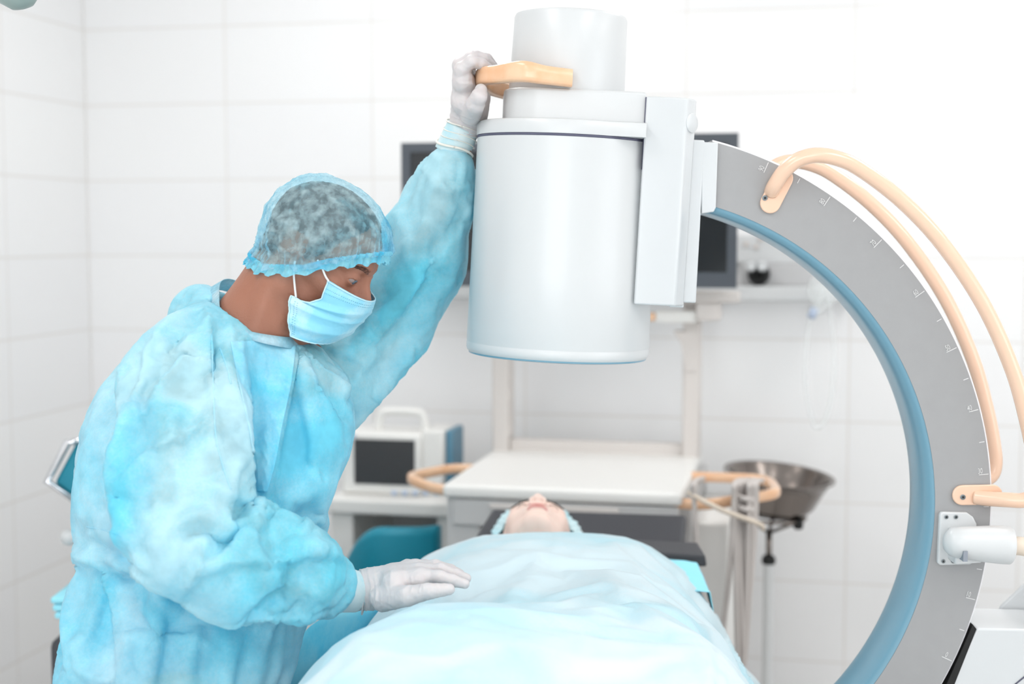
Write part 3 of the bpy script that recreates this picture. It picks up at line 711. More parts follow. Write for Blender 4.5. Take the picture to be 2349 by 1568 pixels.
part('seat', box((sl[0] - 0.1, sl[1] + 0.0, sl[2] + 0.03), (sl[0] + 0.3, sl[1] + 0.48, sl[2] + 0.083)), M['teal'], r, smooth=False, bevel=0.02)
# folded light cloth
c_ = P(176, 1384, zt - 0.02)
fc = []
for k_ in range(3):
    fc.append(box((c_[0] - 0.035 - 0.004 * k_, c_[1] - 0.05, c_[2] - 0.022 + 0.017 * k_), (c_[0] + 0.09, c_[1] + 0.08, c_[2] - 0.007 + 0.017 * k_)))
single('folded_cloth', join(*fc), M['light_blue_cloth'], c_, 'light blue folded cloth lying on the treatment couch behind the gown', 'cloth', smooth=False, bevel=0.006)

# ------------------------------------------------------------------ C-arm X-ray machine (view axes)
ZA = 2.38                                     # depth of the arc's near face
sA = ZA / FPX
CC = P(1411, 1165, ZA)                        # centre of the arc
YA = CC[1]
def PA(px, py, off=0.0):
    """point seen at the pixel on the upright plane off metres behind the arc's near face"""
    d = P(px, py, 1.0) - np.array((0, 0, CAM_H)); t = (YA + off) / d[1]; return np.array((0, 0, CAM_H)) + d * t
def AR(ang, rad_px, dy=0.0):
    """point on the arc plane: angle in degrees, radius in px at that depth, dy metres behind the near face"""
    a = math.radians(ang); return CC + np.array((rad_px * sA * math.cos(a), dy, rad_px * sA * math.sin(a)))
base_pt = np.array((P(2600, 1500, 2.5)[0], P(2600, 1500, 2.5)[1], 0.0))
carm = empty('c_arm_x_ray_machine', base_pt, 'grey and white C-arm X-ray machine reaching over the draped patient', 'x-ray machine')
DEP = 0.125
angs = np.linspace(75.6, -96, 150)
RO = 865.0
def RI(a):                                     # inner edge of the grey band
    t = math.radians(a); cx, cy_, R = 18.0, 1.5, 716.0
    b_ = cx * math.cos(t) + cy_ * math.sin(t); return b_ + math.sqrt(b_ * b_ - cx * cx - cy_ * cy_ + R * R)
rs = []
for a in angs:
    ri = RI(a); e = 4.0
    rs.append([AR(a, ri, 0.0), AR(a, RO - e, 0.0), AR(a, RO, e * sA), AR(a, RO, DEP - e * sA), AR(a, RO - e, DEP), AR(a, ri, DEP)])
arc = part('c_arc', rings(rs), M['arc_grey'], carm, auto=25, label='grey metal arc with an angle scale')
arc.data.materials.append(M['arc_edge'])  # edge highlight painted near-white on the bevel and outer rim
for p_ in arc.data.polygons:
    c_ = np.mean([arc.data.vertices[i].co for i in p_.vertices], 0) + base_pt
    if np.hypot(c_[0] - CC[0], c_[2] - CC[2]) > (RO - 3.0) * sA: p_.material_index = 1
# blue bumper lining the inside
rs = []
for a in angs:
    ri = RI(a); ring = []
    for t in np.linspace(-PI / 2, PI / 2, 15):
        c, s = math.cos(t), math.sin(t)
        ring.append(AR(a, ri + 2 - 24 * abs(c) ** 0.75, DEP / 2 + (DEP / 2 - 0.001) * math.copysign(abs(s) ** 0.8, s)))
    ring += [AR(a, ri + 14, DEP - 0.002), AR(a, ri + 14, 0.002)]
    rs.append(ring)
part('bumper', rings(rs), M['bumper'], carm, auto=60, label='blue-grey rounded bumper along the inside of the arc')
# scale: ticks and numbers
tick = []
def tickmark(a, r0, r1):
    A = math.radians(a); tn = np.array((-math.sin(A), 0, math.cos(A))) * 0.0006
    y = -0.0008
    tick.append(prism([AR(a, r0, y) - tn, AR(a, r1, y) - tn, AR(a, r1, y) + tn, AR(a, r0, y) + tn], (0, 0.0006, 0)))
majors = {90: 66.6, 80: 55.9, 70: 45.7, 60: 35.5, 50: 25.5, 40: 15.4, 30: 5.3, 20: -4.8, 10: -14.4, 0: -24.6}
ks = sorted(majors)
for v_, a in majors.items(): tickmark(a, 833 if v_ not in (30, 40, 10) else 836, 858)
for i in range(len(ks) - 1): tickmark((majors[ks[i]] + majors[ks[i + 1]]) / 2, 845, 857)
def text_mesh(s, size):
    cu = bpy.data.curves.new('t', 'FONT'); cu.body = s; cu.size = size; cu.extrude = 0.0003; cu.resolution_u = 3
    o = bpy.data.objects.new('t', cu); C.objects.link(o); dg = bpy.context.evaluated_depsgraph_get()
    me = bpy.data.meshes.new_from_object(o.evaluated_get(dg)); v = np.array([q.co[:] for q in me.vertices]); f = [tuple(p.vertices) for p in me.polygons]
    bpy.data.objects.remove(o); bpy.data.curves.remove(cu); bpy.data.meshes.remove(me); return v, f
for v_, a in majors.items():
    if v_ == 20: continue
    tv, tf = text_mesh(str(v_), 0.0128)
    tv[:, 0] *= 0.62
    A = math.radians(a); X = np.array((math.cos(A), 0, math.sin(A))); Y = np.array((-math.sin(A), 0, math.cos(A)))
    o_ = AR(a, 834 if v_ else 838, -0.0008)
    w = o_ + tv[:, :1] * X + (tv[:, 1:2] + 0.0022) * Y + tv[:, 2:3] * np.array((0, 1, 0))
    part('scale_number', (w, tf), M['print'], arc, smooth=False, label='white number on the grey arc')
for tk in tick: part('tick_mark', tk, M['print'], arc, smooth=False, label='white tick on the grey arc')

# peach grab rails: near and far side
def pad(poly_c, ang, ln, wd, y, dirn):
    a = math.radians(ang); u = np.array((math.cos(a), 0, math.sin(a))); w = np.array((-math.sin(a), 0, math.cos(a)))
    pts = []
    for t in np.linspace(-PI / 2, PI / 2, 12): pts.append(poly_c + u * (ln / 2 + wd / 2 * math.cos(t)) + w * wd / 2 * math.sin(t))
    for t in np.linspace(PI / 2, 3 * PI / 2, 12): pts.append(poly_c - u * ln / 2 + (u * wd / 2 * math.cos(t)) + w * wd / 2 * math.sin(t))
    return prism([q + np.array((0, y, 0)) for q in pts], (0, dirn * 0.006, 0))
def screw(c, parent, rad=0.0045, dirn=-1):
    part('screw', join(lathe(c, (0, dirn, 0), [(rad, 0), (rad, 0.0008), (rad * .75, 0.0016)], 20), lathe(c + np.array((0, dirn * 0.0012, 0)), (0, dirn, 0), [(rad * 1.0, 0.0), (rad * .9, 0.0004)], 20)), M['screw'], parent, auto=40)
    part('screw_recess', lathe(c + np.array((0, dirn * 0.0016, 0)), (0, dirn, 0), [(rad * 0.42, 0), (rad * 0.42, 0.0004)], 6), M['dark_hole'], parent, smooth=False)
def rail(sign):
    yb = 0.0 if sign < 0 else DEP
    r_ = part('grab_rail', tube([AR(*q) for q in rail_path(sign)], 0.0125, 20, spline=7), M['peach'], carm, label='peach tubular rail following the arc')
    p1 = part('rail_mount', pad(AR(63.6, 808), 63.5, 0.045, 0.034, yb + (0 if sign < 0 else 0), sign), M['peach'], r_, smooth=False, bevel=0.002)
    p2 = part('rail_mount', pad(AR(2.2, 829), 1.0, 0.05, 0.034, yb, sign), M['peach'], r_, smooth=False, bevel=0.002)
    screw(PA(1753, 454) if sign < 0 else AR(64.5, 792, DEP + .004), r_, dirn=sign) if sign > 0 else screw(PA(1753, 454) + np.array((0, -0.006, 0)), r_)
    screw(PA(2206, 1138) + np.array((0, -0.006, 0)), r_) if sign < 0 else None
def rail_path(sign):
    b = 0.0 if sign < 0 else DEP; o = sign
    return [(64.2, 800, b + o * 0.000), (64.4, 815, b + o * 0.012), (64.2, 850, b + o * 0.022), (63.3, 884, b + o * 0.03), (61.4, 912, b + o * 0.036), (58.5, 930, b + o * 0.038), (55, 938, b + o * 0.038), (48, 941, b + o * 0.038),
            (40, 941, b + o * 0.038), (30, 941, b + o * 0.038), (20, 942, b + o * 0.038), (12, 944, b + o * 0.038), (7, 948, b + o * 0.038), (4.2, 949, b + o * 0.038), (2.4, 940, b + o * 0.037), (1.7, 918, b + o * 0.034), (1.7, 890, b + o * 0.028), (1.7, 850, b + o * 0.012), (1.8, 825, b)]
rail(-1); rail(1)

# cable clamp on the near face
pl = [PA(2152, 1176), PA(2157, 1171), PA(2214, 1172), PA(2228, 1182), PA(2236, 1198), PA(2236, 1278), PA(2222, 1291), PA(2152, 1293), PA(2147, 1288)]
cl = part('cable_clamp', prism([q + np.array((0, 0.001, 0)) for q in pl], (0, -0.012, 0)), M['white_plastic'], carm, smooth=False, bevel=0.003, label='white cable clamp screwed to the arc')
for q in ((2166, 1182), (2188, 1182), (2159, 1283), (2181, 1283)): screw(PA(q[0], q[1]) + np.array((0, -0.0115, 0)), cl, 0.0034)
clb = PA(2185, 1243, -0.05); cle = PA(2318, 1250, -0.05)
ax_ = cle - clb; Lc = np.linalg.norm(ax_)
part('clamp_sleeve', lathe(clb, ax_, [(0.004, -0.014), (0.014, -0.012), (0.0225, -0.004), (0.026, 0.01), (0.0275, 0.028), (0.030, 0.055), (0.0315, 0.08), (0.0315, Lc - .002), (0.030, Lc), (0.018, Lc)], 40), M['white_plastic'], cl, auto=50)
q = PA(2219, 1271, -0.086)
part('slot', box((q[0] - 0.0035, clb[1] - 0.0275, clb[2] - 0.026), (q[0] + 0.0035, clb[1], clb[2] - 0.009)), M['slot'], cl, smooth=False)
part('clamp_neck', prism([PA(2170, 1205), PA(2232, 1205), PA(2232, 1275), PA(2170, 1280)], (0, -0.05, 0)), M['white_plastic'], cl, smooth=False, bevel=0.004)
part('power_cable', tube([PA(2310, 1250, -.05), PA(2360, 1256, -.05), PA(2440, 1290, -.02), PA(2520, 1400, +.02), PA(2500, 1520, +0.06)], 0.0155, 16, spline=6), M['cable'], carm, label='beige cable leaving the clamp')

# image intensifier: local axes leaning with the arc
ZI = 2.43; sI = ZI / FPX; OI = P(1278, 813, ZI); LEAN = math.radians(2.6)
uI = np.array((math.cos(LEAN), 0, -math.sin(LEAN))); wI = np.array((math.sin(LEAN), 0, math.cos(LEAN)))
def I(dx, dy, dz): return OI + uI * dx * sI + wI * (dz * 0.958 if dz > 60 else dz) * sI + np.array((0, dy * sI, 0))      # all in px at that depth
def ringI(rx, z, dx=0, n=72, ry=None): return [I(dx + rx * math.cos(t), (ry or rx) * math.sin(t), z) for t in np.linspace(0, 2 * PI, n, endpoint=False)]
def ovalI(rows, n=72): return rings([ringI(rx, z, dx, n) for rx, z, dx in rows])
part('detector_body', ovalI([(150, 1, 0), (203, 2, 0), (207, 6, 0), (209, 12, 0), (209, 22, 0), (208.2, 24, 0), (208.2, 26, 0), (209, 28, 0), (207, 200, 0), (203, 509, -1)]), M['white_plastic'], carm, auto=30, label='large white cylindrical detector housing')
part('detector_face', ovalI([(195, -3, 0), (203, -1, 0), (203.5, 3, 0)]), M['bumper'], carm, auto=30, label='blue-grey rim under the detector')
part('detector_seam', ovalI([(203.6, 505, -1), (203.6, 512, -1)]), M['seam'], carm, smooth=True)
# lid: round on the one side, straight on the other
def lidring(rr, z):
    pts = []
    for t in np.linspace(PI * 0.36, PI * 1.64, 50): pts.append(I(-1 + rr * math.cos(t), rr * math.sin(t), z))
    return [I(161, math.sin(PI * 0.36) * rr, z)] + pts + [I(161, -math.sin(PI * 0.36) * rr, z)]
part('detector_lid', rings([lidring(205, 511), lidring(205.5, 514), lidring(205.5, 535), lidring(202, 542), lidring(196, 544)]), M['white_plastic'], carm, auto=40)
nk = [(-150, 20), (-148, -60), (-138, -95), (-118, -122), (-85, -138), (-72, -141), (161, -141), (161, 150), (-100, 150), (-140, 100)]
part('neck_block', rings([[I(x, y, z) for x, y in nk] for z in (540, 612)] + [[I(x * 0.975, y * 0.97, 616) for x, y in nk]]), M['white_plastic'], carm, smooth=False, bevel=0.002)
part('camera_cylinder', ovalI([(131, 612, -7), (131, 618, -7), (129, 700, -6), (127, 790, -5), (124, 797, -5), (110, 801, -5)]), M['white_plastic'], carm, auto=40, label='upright white cylinder on top of the detector')
# side housing
sh = [(161, -150), (241, -150), (252, -146), (271, -118), (274, -110), (274, 130), (161, 130)]
part('side_housing', rings([[I(x - (4 if z < 150 else 0), y, z) for x, y in sh] for z in (136, 606)]), M['white_gloss'], carm, smooth=False, bevel=0.003, label='tall white housing between detector and arc')
part('housing_seam', rings([[I(x, y, z) for x, y in ((159.6, -147), (161.4, -147), (161.4, 100), (159.6, 100))] for z in (138, 604)]), M['seam'], carm, smooth=False)
c0 = I(263, -131, 552); nrm = np.array((0.72, -0.69, 0.0))
part('cover_button', lathe(c0, nrm, [(0.0155, 0.0), (0.0155, 0.0018), (0.0145, 0.0026)], 32), M['white_gloss'], carm, auto=40)
part('housing_foot', rings([[I(x, y, z) for x, y in ((240, -100), (272, -100), (272, 90), (240, 90))] for z in (131, 142)]), M['white_gloss'], carm, smooth=False, bevel=0.002)
part('slide_plate', rings([[I(x, y, z) for x, y in ((262, -104), (298, -104), (298, 110), (262, 110))] for z in (143, 517)]), M['white_gloss'], carm, smooth=False, bevel=0.003)
a0 = 74.9; brk = []
pts = [PA(1608, 326), PA(1646, 327), PA(1641, 476), PA(1636, 486), PA(1608, 490)]
part('end_bracket', prism([q + np.array((0, -0.008, 0)) for q in pts], (0, DEP + 0.016, 0)), M['white_gloss'], carm, smooth=False, bevel=0.002)
# hand loop at the neck
HD = [I(-2, -146, 638), I(-60, -150, 642), I(-108, -148, 648), I(-160, -110, 644), I(-196, -62, 642), I(-192, 40, 636), I(-130, 125, 628), I(-100, 130, 626), I(-60, 125, 628)]
hd = catmull(HD, 6); n_ = len(hd); rs = []
for i in range(n_):
    d = hd[min(i + 1, n_ - 1)] - hd[max(i - 1, 0)]; d /= np.linalg.norm(d); s = np.cross(d, wI); s /= np.linalg.norm(s)
    hh = 0.0145 + 0.0025 * math.exp(-((i - 12) / 5.0) ** 2)
    rs.append([hd[i] + s * 0.0115 * math.copysign(abs(math.cos(t)) ** 0.55, math.cos(t)) + wI * hh * math.copysign(abs(math.sin(t)) ** 0.55, math.sin(t)) for t in np.linspace(0, 2 * PI, 24, endpoint=False)])
part('hand_loop', rings(rs), M['peach_deep'], carm, auto=60, label='peach hand loop held by the gloved hand')

# carriage and stand
Z2 = ZA + 0.03
def pz(q, z): return PA(q[0], q[1], z - ZA)
tp = [(2252, 1393), (2290, 1391), (2420, 1276), (2700, 1276), (2700, 1446), (2400, 1446), (2240, 1440)]
bk = 0.135
cb_front = [(2240, 1440), (2700, 1452), (2700, 2000), (1985, 2000)]
part('carriage_front', prism([pz(q, ZA + 0.0) for q in cb_front], (0, bk, 0)), M['white_gloss'], carm, smooth=False, bevel=0.004, label='white carriage cover')
v = [PA(2290, 1391, +.14), PA(2420, 1270, +.14), PA(2760, 1270, +.14), PA(2760, 1500, +.14), PA(2290, 1500, +0.14)]
far = [PA(2316, 1404, +.42), PA(2440, 1290, +.42), PA(2760, 1290, +.42), PA(2760, 1500, +.42), PA(2316, 1500, +.42)]
part('stand_tower', rings([v, far]), M['white_gloss'], carm, smooth=False, bevel=0.006)
part('seal_strip', prism([PA(2232, 1432, -.001), PA(2240, 1442, -.001), PA(2190, 1568, -.001), PA(2140, 1700, -.001), PA(2120, 1700, -.001), PA(2172, 1568, -.001)], (0, 0.05, 0)), M['black'], carm, smooth=False, label='black seal between arc and carriage')  # dark gap beside the arc, drawn as a black strip
part('cover_joint', tube([PA(2325, 1572, -.001), PA(2352, 1550, -.001), PA(2400, 1510, -.001)], 0.0012, 6), M['seam'], carm)
bx_ = base_pt
part('column', box((bx_[0] - 0.02, bx_[1] - 0.1, 0.2), (bx_[0] + 0.3, bx_[1] + 0.25, 1.2)), M['white_gloss'], carm, smooth=False, bevel=0.03)
part('chassis', box((bx_[0] - 0.25, bx_[1] - 0.35, 0.1), (bx_[0] + 0.45, bx_[1] + 0.35, 0.28)), M['white_gloss'], carm, smooth=False, bevel=0.04)
for sx_, sy_ in ((-0.18, -0.3), (0.36, -0.3), (-0.18, 0.3), (0.36, 0.3)):
    part('wheel', lathe((bx_[0] + sx_, bx_[1] + sy_ - 0.02, 0.06), (0, 1, 0), [(0.03, 0), (0.058, 0.004), (0.06, 0.02), (0.058, 0.036), (0.03, 0.04)], 28), M['black'], carm, auto=40)
tb_ = AR(-88, 800, DEP / 2)
part('x_ray_tube', rings([[tb_ + np.array((-0.16 + x, y, z)) for x, y in ((-0.13, -0.12), (0.13, -0.12), (0.13, 0.12), (-0.13, 0.12))] for z in (-0.10, 0.08)] + [[tb_ + np.array((-0.16 + x * .6, y * .6, 0.13)) for x, y in ((-0.13, -0.12), (0.13, -0.12), (0.13, 0.12), (-0.13, 0.12))]]), M['white_plastic'], carm, smooth=False, bevel=0.012)

# ------------------------------------------------------------------ operating table (view axes)
TX0, TX1 = -0.19, 0.405
TT = 0.838
def yv(z, h): return (z - (CAM_H - h) * sP) / cP            # view-axis y for a depth along the lens axis at height h
tab = empty('operating_table', (0.1, 1.95, 0), 'charcoal padded operating table beneath the draped patient', 'operating table')
part('mattress', box((TX0, 1.05, TT - 0.07), (TX1, 2.98, TT)), M['mattress'], tab, smooth=False, bevel=0.02)
part('frame', box((TX0 + 0.02, 1.07, TT - 0.11), (TX1 - 0.02, 3.0, TT - 0.07)), M['steel'], tab, smooth=False, bevel=0.004)
hp = [P(1128, 1166, 3.27), P(1576, 1178, 3.27), P(1566, 1268, 3.14), P(1088, 1230, 3.10)]
v, f_ = prism(hp, (0, 0.035, -0.075))
part('headrest', (v, f_), M['mattress'], tab, smooth=False, bevel=0.01)
part('headrest_support', box((0.08, 2.9, TT - 0.14), (0.22, 3.2, TT - 0.09)), M['steel'], tab, smooth=False, bevel=0.004)
hb = [P(1420, 1262, 2.95), P(1618, 1272, 2.95), P(1622, 1300, 2.95), P(1420, 1296, 2.95)]
part('side_pad', prism(hb, (0, 0.12, 0)), M['mattress'], tab, smooth=False, bevel=0.005)
part('column', lathe((0.1, 1.75, 0.1), (0, 0, 1), [(0.16, 0), (0.15, 0.02), (0.12, 0.05), (0.12, TT - 0.21)], 40), M['steel'], tab, auto=40)
part('base', box((-0.15, 1.3, 0.03), (0.35, 2.25, 0.12)), M['cart_front'], tab, smooth=False, bevel=0.02)
for sx_ in (TX0 - 0.012, TX1 + 0.0):
    part('side_rail', box((sx_, 1.3, TT - 0.1), (sx_ + 0.012, 2.8, TT - 0.072)), M['chrome'], tab, smooth=False, bevel=0.002)
for sx_, sy_ in ((-0.1, 1.36), (0.3, 1.36), (-0.1, 2.18), (0.3, 2.18)):
    part('castor', lathe((sx_ - 0.012, sy_, 0.03), (1, 0, 0), [(0.015, 0), (0.029, 0.003), (0.029, 0.021), (0.015, 0.024)], 20), M['black'], tab, auto=40)

# ------------------------------------------------------------------ heads
def head_axes(F, up_hint):
    F = np.array(F, float); F /= np.linalg.norm(F); U = np.array(up_hint, float); U -= F * (U @ F); U /= np.linalg.norm(U)
    return np.stack([F, np.cross(U, F), U], 1)               # columns: forward, the person's left, up
def head_sdf(q, closed=False, male=True):
    """q in head axes: x forward, y left, z up, origin between the ears"""
    ay = np.abs(q[:, 1]); s = np.stack([q[:, 0], ay, q[:, 2]], 1)
    d = s_ell(s, (0.006, 0, 0.037), (0.090, 0.075, 0.078))
    d = smin(d, s_ell(s, (0.045, 0, 0.035), (0.056, 0.060, 0.055)), 0.02)
    d = smin(d, s_ell(s, (0.040, 0, -0.035), (0.052, 0.056, 0.062)), 0.025)
    d = smin(d, s_cone(s, (0.000, 0.052, -0.045), (0.068, 0.016, -0.088), 0.016, 0.016), 0.022)
    d = smin(d, s_ell(s, (0.078, 0, -0.090), (0.016, 0.019, 0.014)), 0.015)
    d = smin(d, s_cone(s, (0.000, 0.058, -0.05), (-0.006, 0.060, 0.0), 0.014, 0.016), 0.02)
    d = smin(d, s_ell(s, (0.060, 0.043, -0.022), (0.024, 0.020, 0.018)), 0.018)
    d = smin(d, s_cone(s, (0.030, 0.060, -0.012), (0.062, 0.048, -0.016), 0.012, 0.012), 0.014)   # cheekbone
    d = smin(d, s_cone(s, (0.095, 0.010, 0.022), (0.074, 0.050, 0.024), 0.0105 if male else 0.008, 0.009), 0.012)   # brow
    d = smin(d, s_cone(s, (0.093, 0, 0.018), (0.098, 0, 0.006), 0.011, 0.009), 0.008)
    d = smax(d, -s_ell(s, (0.100, 0.031, 0.001), (0.016, 0.017, 0.011)), 0.010)        # socket
    d = smin(d, s_cone(s, (0.096, 0, 0.006), (0.113, 0, -0.027), 0.0075, 0.0105), 0.008)      # nose
    d = smin(d, s_cone(s, (0.080, 0, 0.004), (0.090, 0, -0.034), 0.015, 0.019), 0.012)
    d = smin(d, s_ell(s, (0.074, 0.018, -0.040), (0.022, 0.020, 0.026)), 0.014)
    d = smin(d, s_ell(s, (0.105, 0.012, -0.032), (0.012, 0.008, 0.008)), 0.005)
    if not male: d = smax(d, -s_ell(s, (0.112, 0.0075, -0.040), (0.007, 0.0038, 0.005)), 0.002)
    d = smin(d, s_ell(s, (0.088, 0, -0.062), (0.014, 0.026, 0.016)), 0.012)
    d = smin(d, s_ell(s, (0.1, 0, -0.058), (0.006, 0.022, 0.005)), 0.004)             # lips
    d = smin(d, s_ell(s, (0.098, 0, -0.069), (0.006, 0.018, 0.006)), 0.004)
    d = smax(d, -s_ell(s, (0.108, 0, -0.0635), (0.008, 0.026, 0.0012)), 0.002)
    # lids
    e = s - np.array((0.0850, 0.0305, 0.0025))
    lid = np.linalg.norm(e, axis=1) - 0.0142
    d = smin(d, lid, 0.006)
    if not closed:
        c, s_ = math.cos(-0.32), math.sin(-0.32)
        ex = np.stack([c * e[:, 0] + s_ * e[:, 2], e[:, 1], -s_ * e[:, 0] + c * e[:, 2]], 1)
        d = smax(d, -s_ell(ex, (0.0120, 0.0055, -0.0010), (0.0095, 0.0128, 0.0035)), 0.0012)
        d = smin(d, s_cone(e, (0.0136, -0.008, 0.0034), (0.0105, 0.0120, 0.0028), 0.0013, 0.0013), 0.0025)
    else:
        d = smax(d, -s_cone(e, (0.0135, -0.010, -0.0055), (0.011, 0.0125, -0.004), 0.0009, 0.0009), 0.002)
    # ear
    er = s_ell(s, (-0.008, 0.070, 0.0), (0.018, 0.006, 0.028)); er = smax(er, -s_ell(s, (-0.004, 0.077, 0.002), (0.011, 0.005, 0.019)), 0.004)
    return smin(d, er, 0.006)

def to_local(O, A): return lambda p: (p - O) @ A
# --- the standing person
DZ = 2.28
HO = P(715, 582, DZ); yw = math.radians(14); pt = math.radians(26)
HA = head_axes((math.cos(pt) * math.cos(yw), -math.cos(pt) * math.sin(yw), -math.sin(pt)), (math.sin(pt) * math.cos(yw), -math.sin(pt) * math.sin(yw), math.cos(pt)))
def hw(l): return HO + np.asarray(l, float) @ HA.T
def hl(px, py, y):
    """head-local point seen at the pixel, on the plane local y"""
    a = (P(px, py, 1.0) - HO) @ HA; b = (P(px, py, 3.0) - HO) @ HA; t = (y - a[1]) / (b[1] - a[1]); return a + t * (b - a)

SH_N = P(425, 862, 2.16); EL_N = P(432, 1178, 2.06); WR_N = P(800, 1352, 2.21)          # near arm
SH_F = P(742, 845, 2.44); EL_F = P(985, 560, 2.47); WR_F = P(1062, 300, 2.42)           # raised arm
rows = [(790, 318, 735, 2.31, .10), (850, 262, 795, 2.31, .13), (900, 228, 811, 2.31, .145), (960, 199, 806, 2.31, .15), (1040, 187, 786, 2.30, .155), (1130, 185, 757, 2.29, .155),
        (1210, 197, 748, 2.28, .15), (1300, 176, 737, 2.27, .155), (1400, 153, 705, 2.26, .165), (1568, 134, 655, 2.25, .175), (1900, 112, 640, 2.25, .19), (2250, 95, 660, 2.25, .20)]
tz, tcx, tcy, trx, try_ = [], [], [], [], []
for py, xl, xr, z, ry in rows:
    c = P((xl + xr) / 2, py, z); tz.append(c[2]); tcx.append(c[0]); tcy.append(c[1]); trx.append((xr - xl) / 2 * z / FPX); try_.append(ry)
o_ = np.argsort(tz); tz, tcx, tcy, trx, try_ = [np.array(a)[o_] for a in (tz, tcx, tcy, trx, try_)]
def torso_sdf(p, shrink=0.0):
    z = np.clip(p[:, 2], tz[0], tz[-1])
    cx, cy_, rx, ry = [np.interp(z, tz, a) for a in (tcx, tcy, trx, try_)]
    rx = rx - shrink; ry = ry - shrink
    q = np.stack([(p[:, 0] - cx), (p[:, 1] - cy_)], 1); yaw = 0.0
    k0 = np.sqrt((q[:, 0] / rx) ** 2 + (q[:, 1] / ry) ** 2 + 1e-12); k1 = np.sqrt((q[:, 0] / rx ** 2) ** 2 + (q[:, 1] / ry ** 2) ** 2 + 1e-12)
    d = k0 * (k0 - 1) / k1
    dz = np.abs(p[:, 2] - z)
    return np.where(dz > 0, np.sqrt(np.maximum(d, 0) ** 2 + dz ** 2) + np.minimum(d, 0) * 0, d)
NK0 = P(575, 735, 2.29)
def body_sdf(p):
    q = (p - HO) @ HA
    d = np.full(len(p), 1e3)
    m = np.linalg.norm(p - HO, axis=1) < 0.24
    if m.any(): d[m] = head_sdf(q[m])
    d[~m] = np.linalg.norm(p[~m] - HO, axis=1) - 0.13
    neck = s_cone(p, P(588, 748, 2.295), hw((-0.020, 0, -0.02)), 0.068, 0.060)
    neck = smin(neck, s_cone(p, P(600, 765, 2.29), hw((0.005, 0, -0.055)), 0.070, 0.050), 0.03)
    neck = smin(neck, s_cone(p, P(585, 770, 2.235), hw((-0.025, -0.062, -0.035)), 0.014, 0.012), 0.016)       # neck muscle
    neck = smin(neck, s_cone(p, P(635, 745, 2.245), hw((0.028, -0.036, -0.075)), 0.016, 0.010), 0.018)
    d = smin(d, neck, 0.022)
    t = smin(torso_sdf(p, 0.05), s_cone(p, SH_N + np.array((0, 0.03, -0.03)), P(560, 830, 2.3), 0.045, 0.05), 0.05)
    t = smin(t, s_cone(p, SH_F, P(610, 815, 2.32), 0.050, 0.055), 0.05)
    d = smin(d, t, 0.04)
    d = smin(d, s_chain(p, [SH_N + np.array((0, 0.03, -0.03)), EL_N + np.array((0, 0.005, 0.0)), P(640, 1290, 2.08), WR_N], [0.045, 0.050, 0.046, 0.022], 0.02), 0.03)
    d = smin(d, s_chain(p, [SH_F, P(870, 715, 2.485), EL_F + np.array((0.012, 0.02, 0)), WR_F], [0.044, 0.036, 0.034, 0.020], 0.02), 0.03)
    return d
def lower_sdf(p):
    hip = P(400, 1568, 2.25); d = None
    for s in (-1, 1):
        l = s_chain(p, [(hip[0] + 0.02, hip[1] + 0.075 * s, 0.88), (hip[0] - 0.02, hip[1] + 0.09 * s, 0.50), (hip[0] - 0.05, hip[1] + 0.11 * s, 0.09)], [0.07, 0.055, 0.042], 0.03)
        l = smin(l, s_cone(p, (hip[0] - 0.07, hip[1] + 0.11 * s, 0.045), (hip[0] + 0.11, hip[1] + 0.12 * s, 0.035), 0.036, 0.03), 0.03)
        d = l if d is None else smin(d, l, 0.03)
    return d
base_m = np.array((P(400, 1568, 2.25)[0], P(400, 1568, 2.25)[1], 0))
man = empty('person', base_m, 'person in blue gown, cap and mask leaning over the patient with one arm raised', 'person')
# one surface: fine over the head, neck and raised arm, coarser below the collar
cut_z = P(600, 800, 2.3)[2]
def whole(p):
    d = np.full(len(p), 0.0); up = p[:, 2] > 0.6
    d[up] = body_sdf(p[up]); lw = p[:, 2] < 1.1
    l = np.full(len(p), 1e3); l[lw] = lower_sdf(p[lw]); d[~up] = 1e3
    b_ = np.maximum(d, 0.62 - p[:, 2]); return smin(np.where(up, b_, 1e3), l, 0.03)
v1, f1 = surf_fine_end(whole, (base_m[0] - 0.42, base_m[1] - 0.4, -0.02), (0.05, base_m[1] + 0.45, 2.0), 0.0020, 2, cut_z, 6.0)
v1 = relax(v1, f1, 1, 0.5)
part('body', (v1, f1), M['skin'], man, recalc=False)
# hair: the scalp pushed out above the hairline
def rim_z(x, near=True):
    return np.interp(x, (-0.09, -0.038, 0.025, 0.053, 0.113), (-0.046, -0.042, -0.012, 0.012, 0.054))
nrm1 = normals(v1, f1); q1 = (v1 - HO) @ HA
hm = (np.linalg.norm(v1 - HO, axis=1) < 0.2) & (q1[:, 2] > rim_z(q1[:, 0]) + 0.018) & (q1[:, 0] > -0.070) & (q1[:, 0] < 0.078 + 0.0 * q1[:, 2]) & (np.abs(q1[:, 1]) < 0.085) & (q1[:, 2] > -0.07) & (q1[:, 2] > np.interp(q1[:, 0], (0.0, 0.05, 0.078), (-0.2, 0.035, 0.075))) & ~((np.abs(q1[:, 1]) > 0.069) & (np.abs(q1[:, 0] + 0.008) < 0.022) & (q1[:, 2] < 0.035))
fk = hm[f1].all(1); idx = np.unique(f1[fk]); rm = -np.ones(len(v1), int); rm[idx] = np.arange(len(idx))
hv = v1[idx] + nrm1[idx] * (0.004 + 0.0015 * gnoise(q1[idx] * 160))[:, None]
part('hair', (hv, rm[f1[fk]]), M['hair'], man, recalc=False)
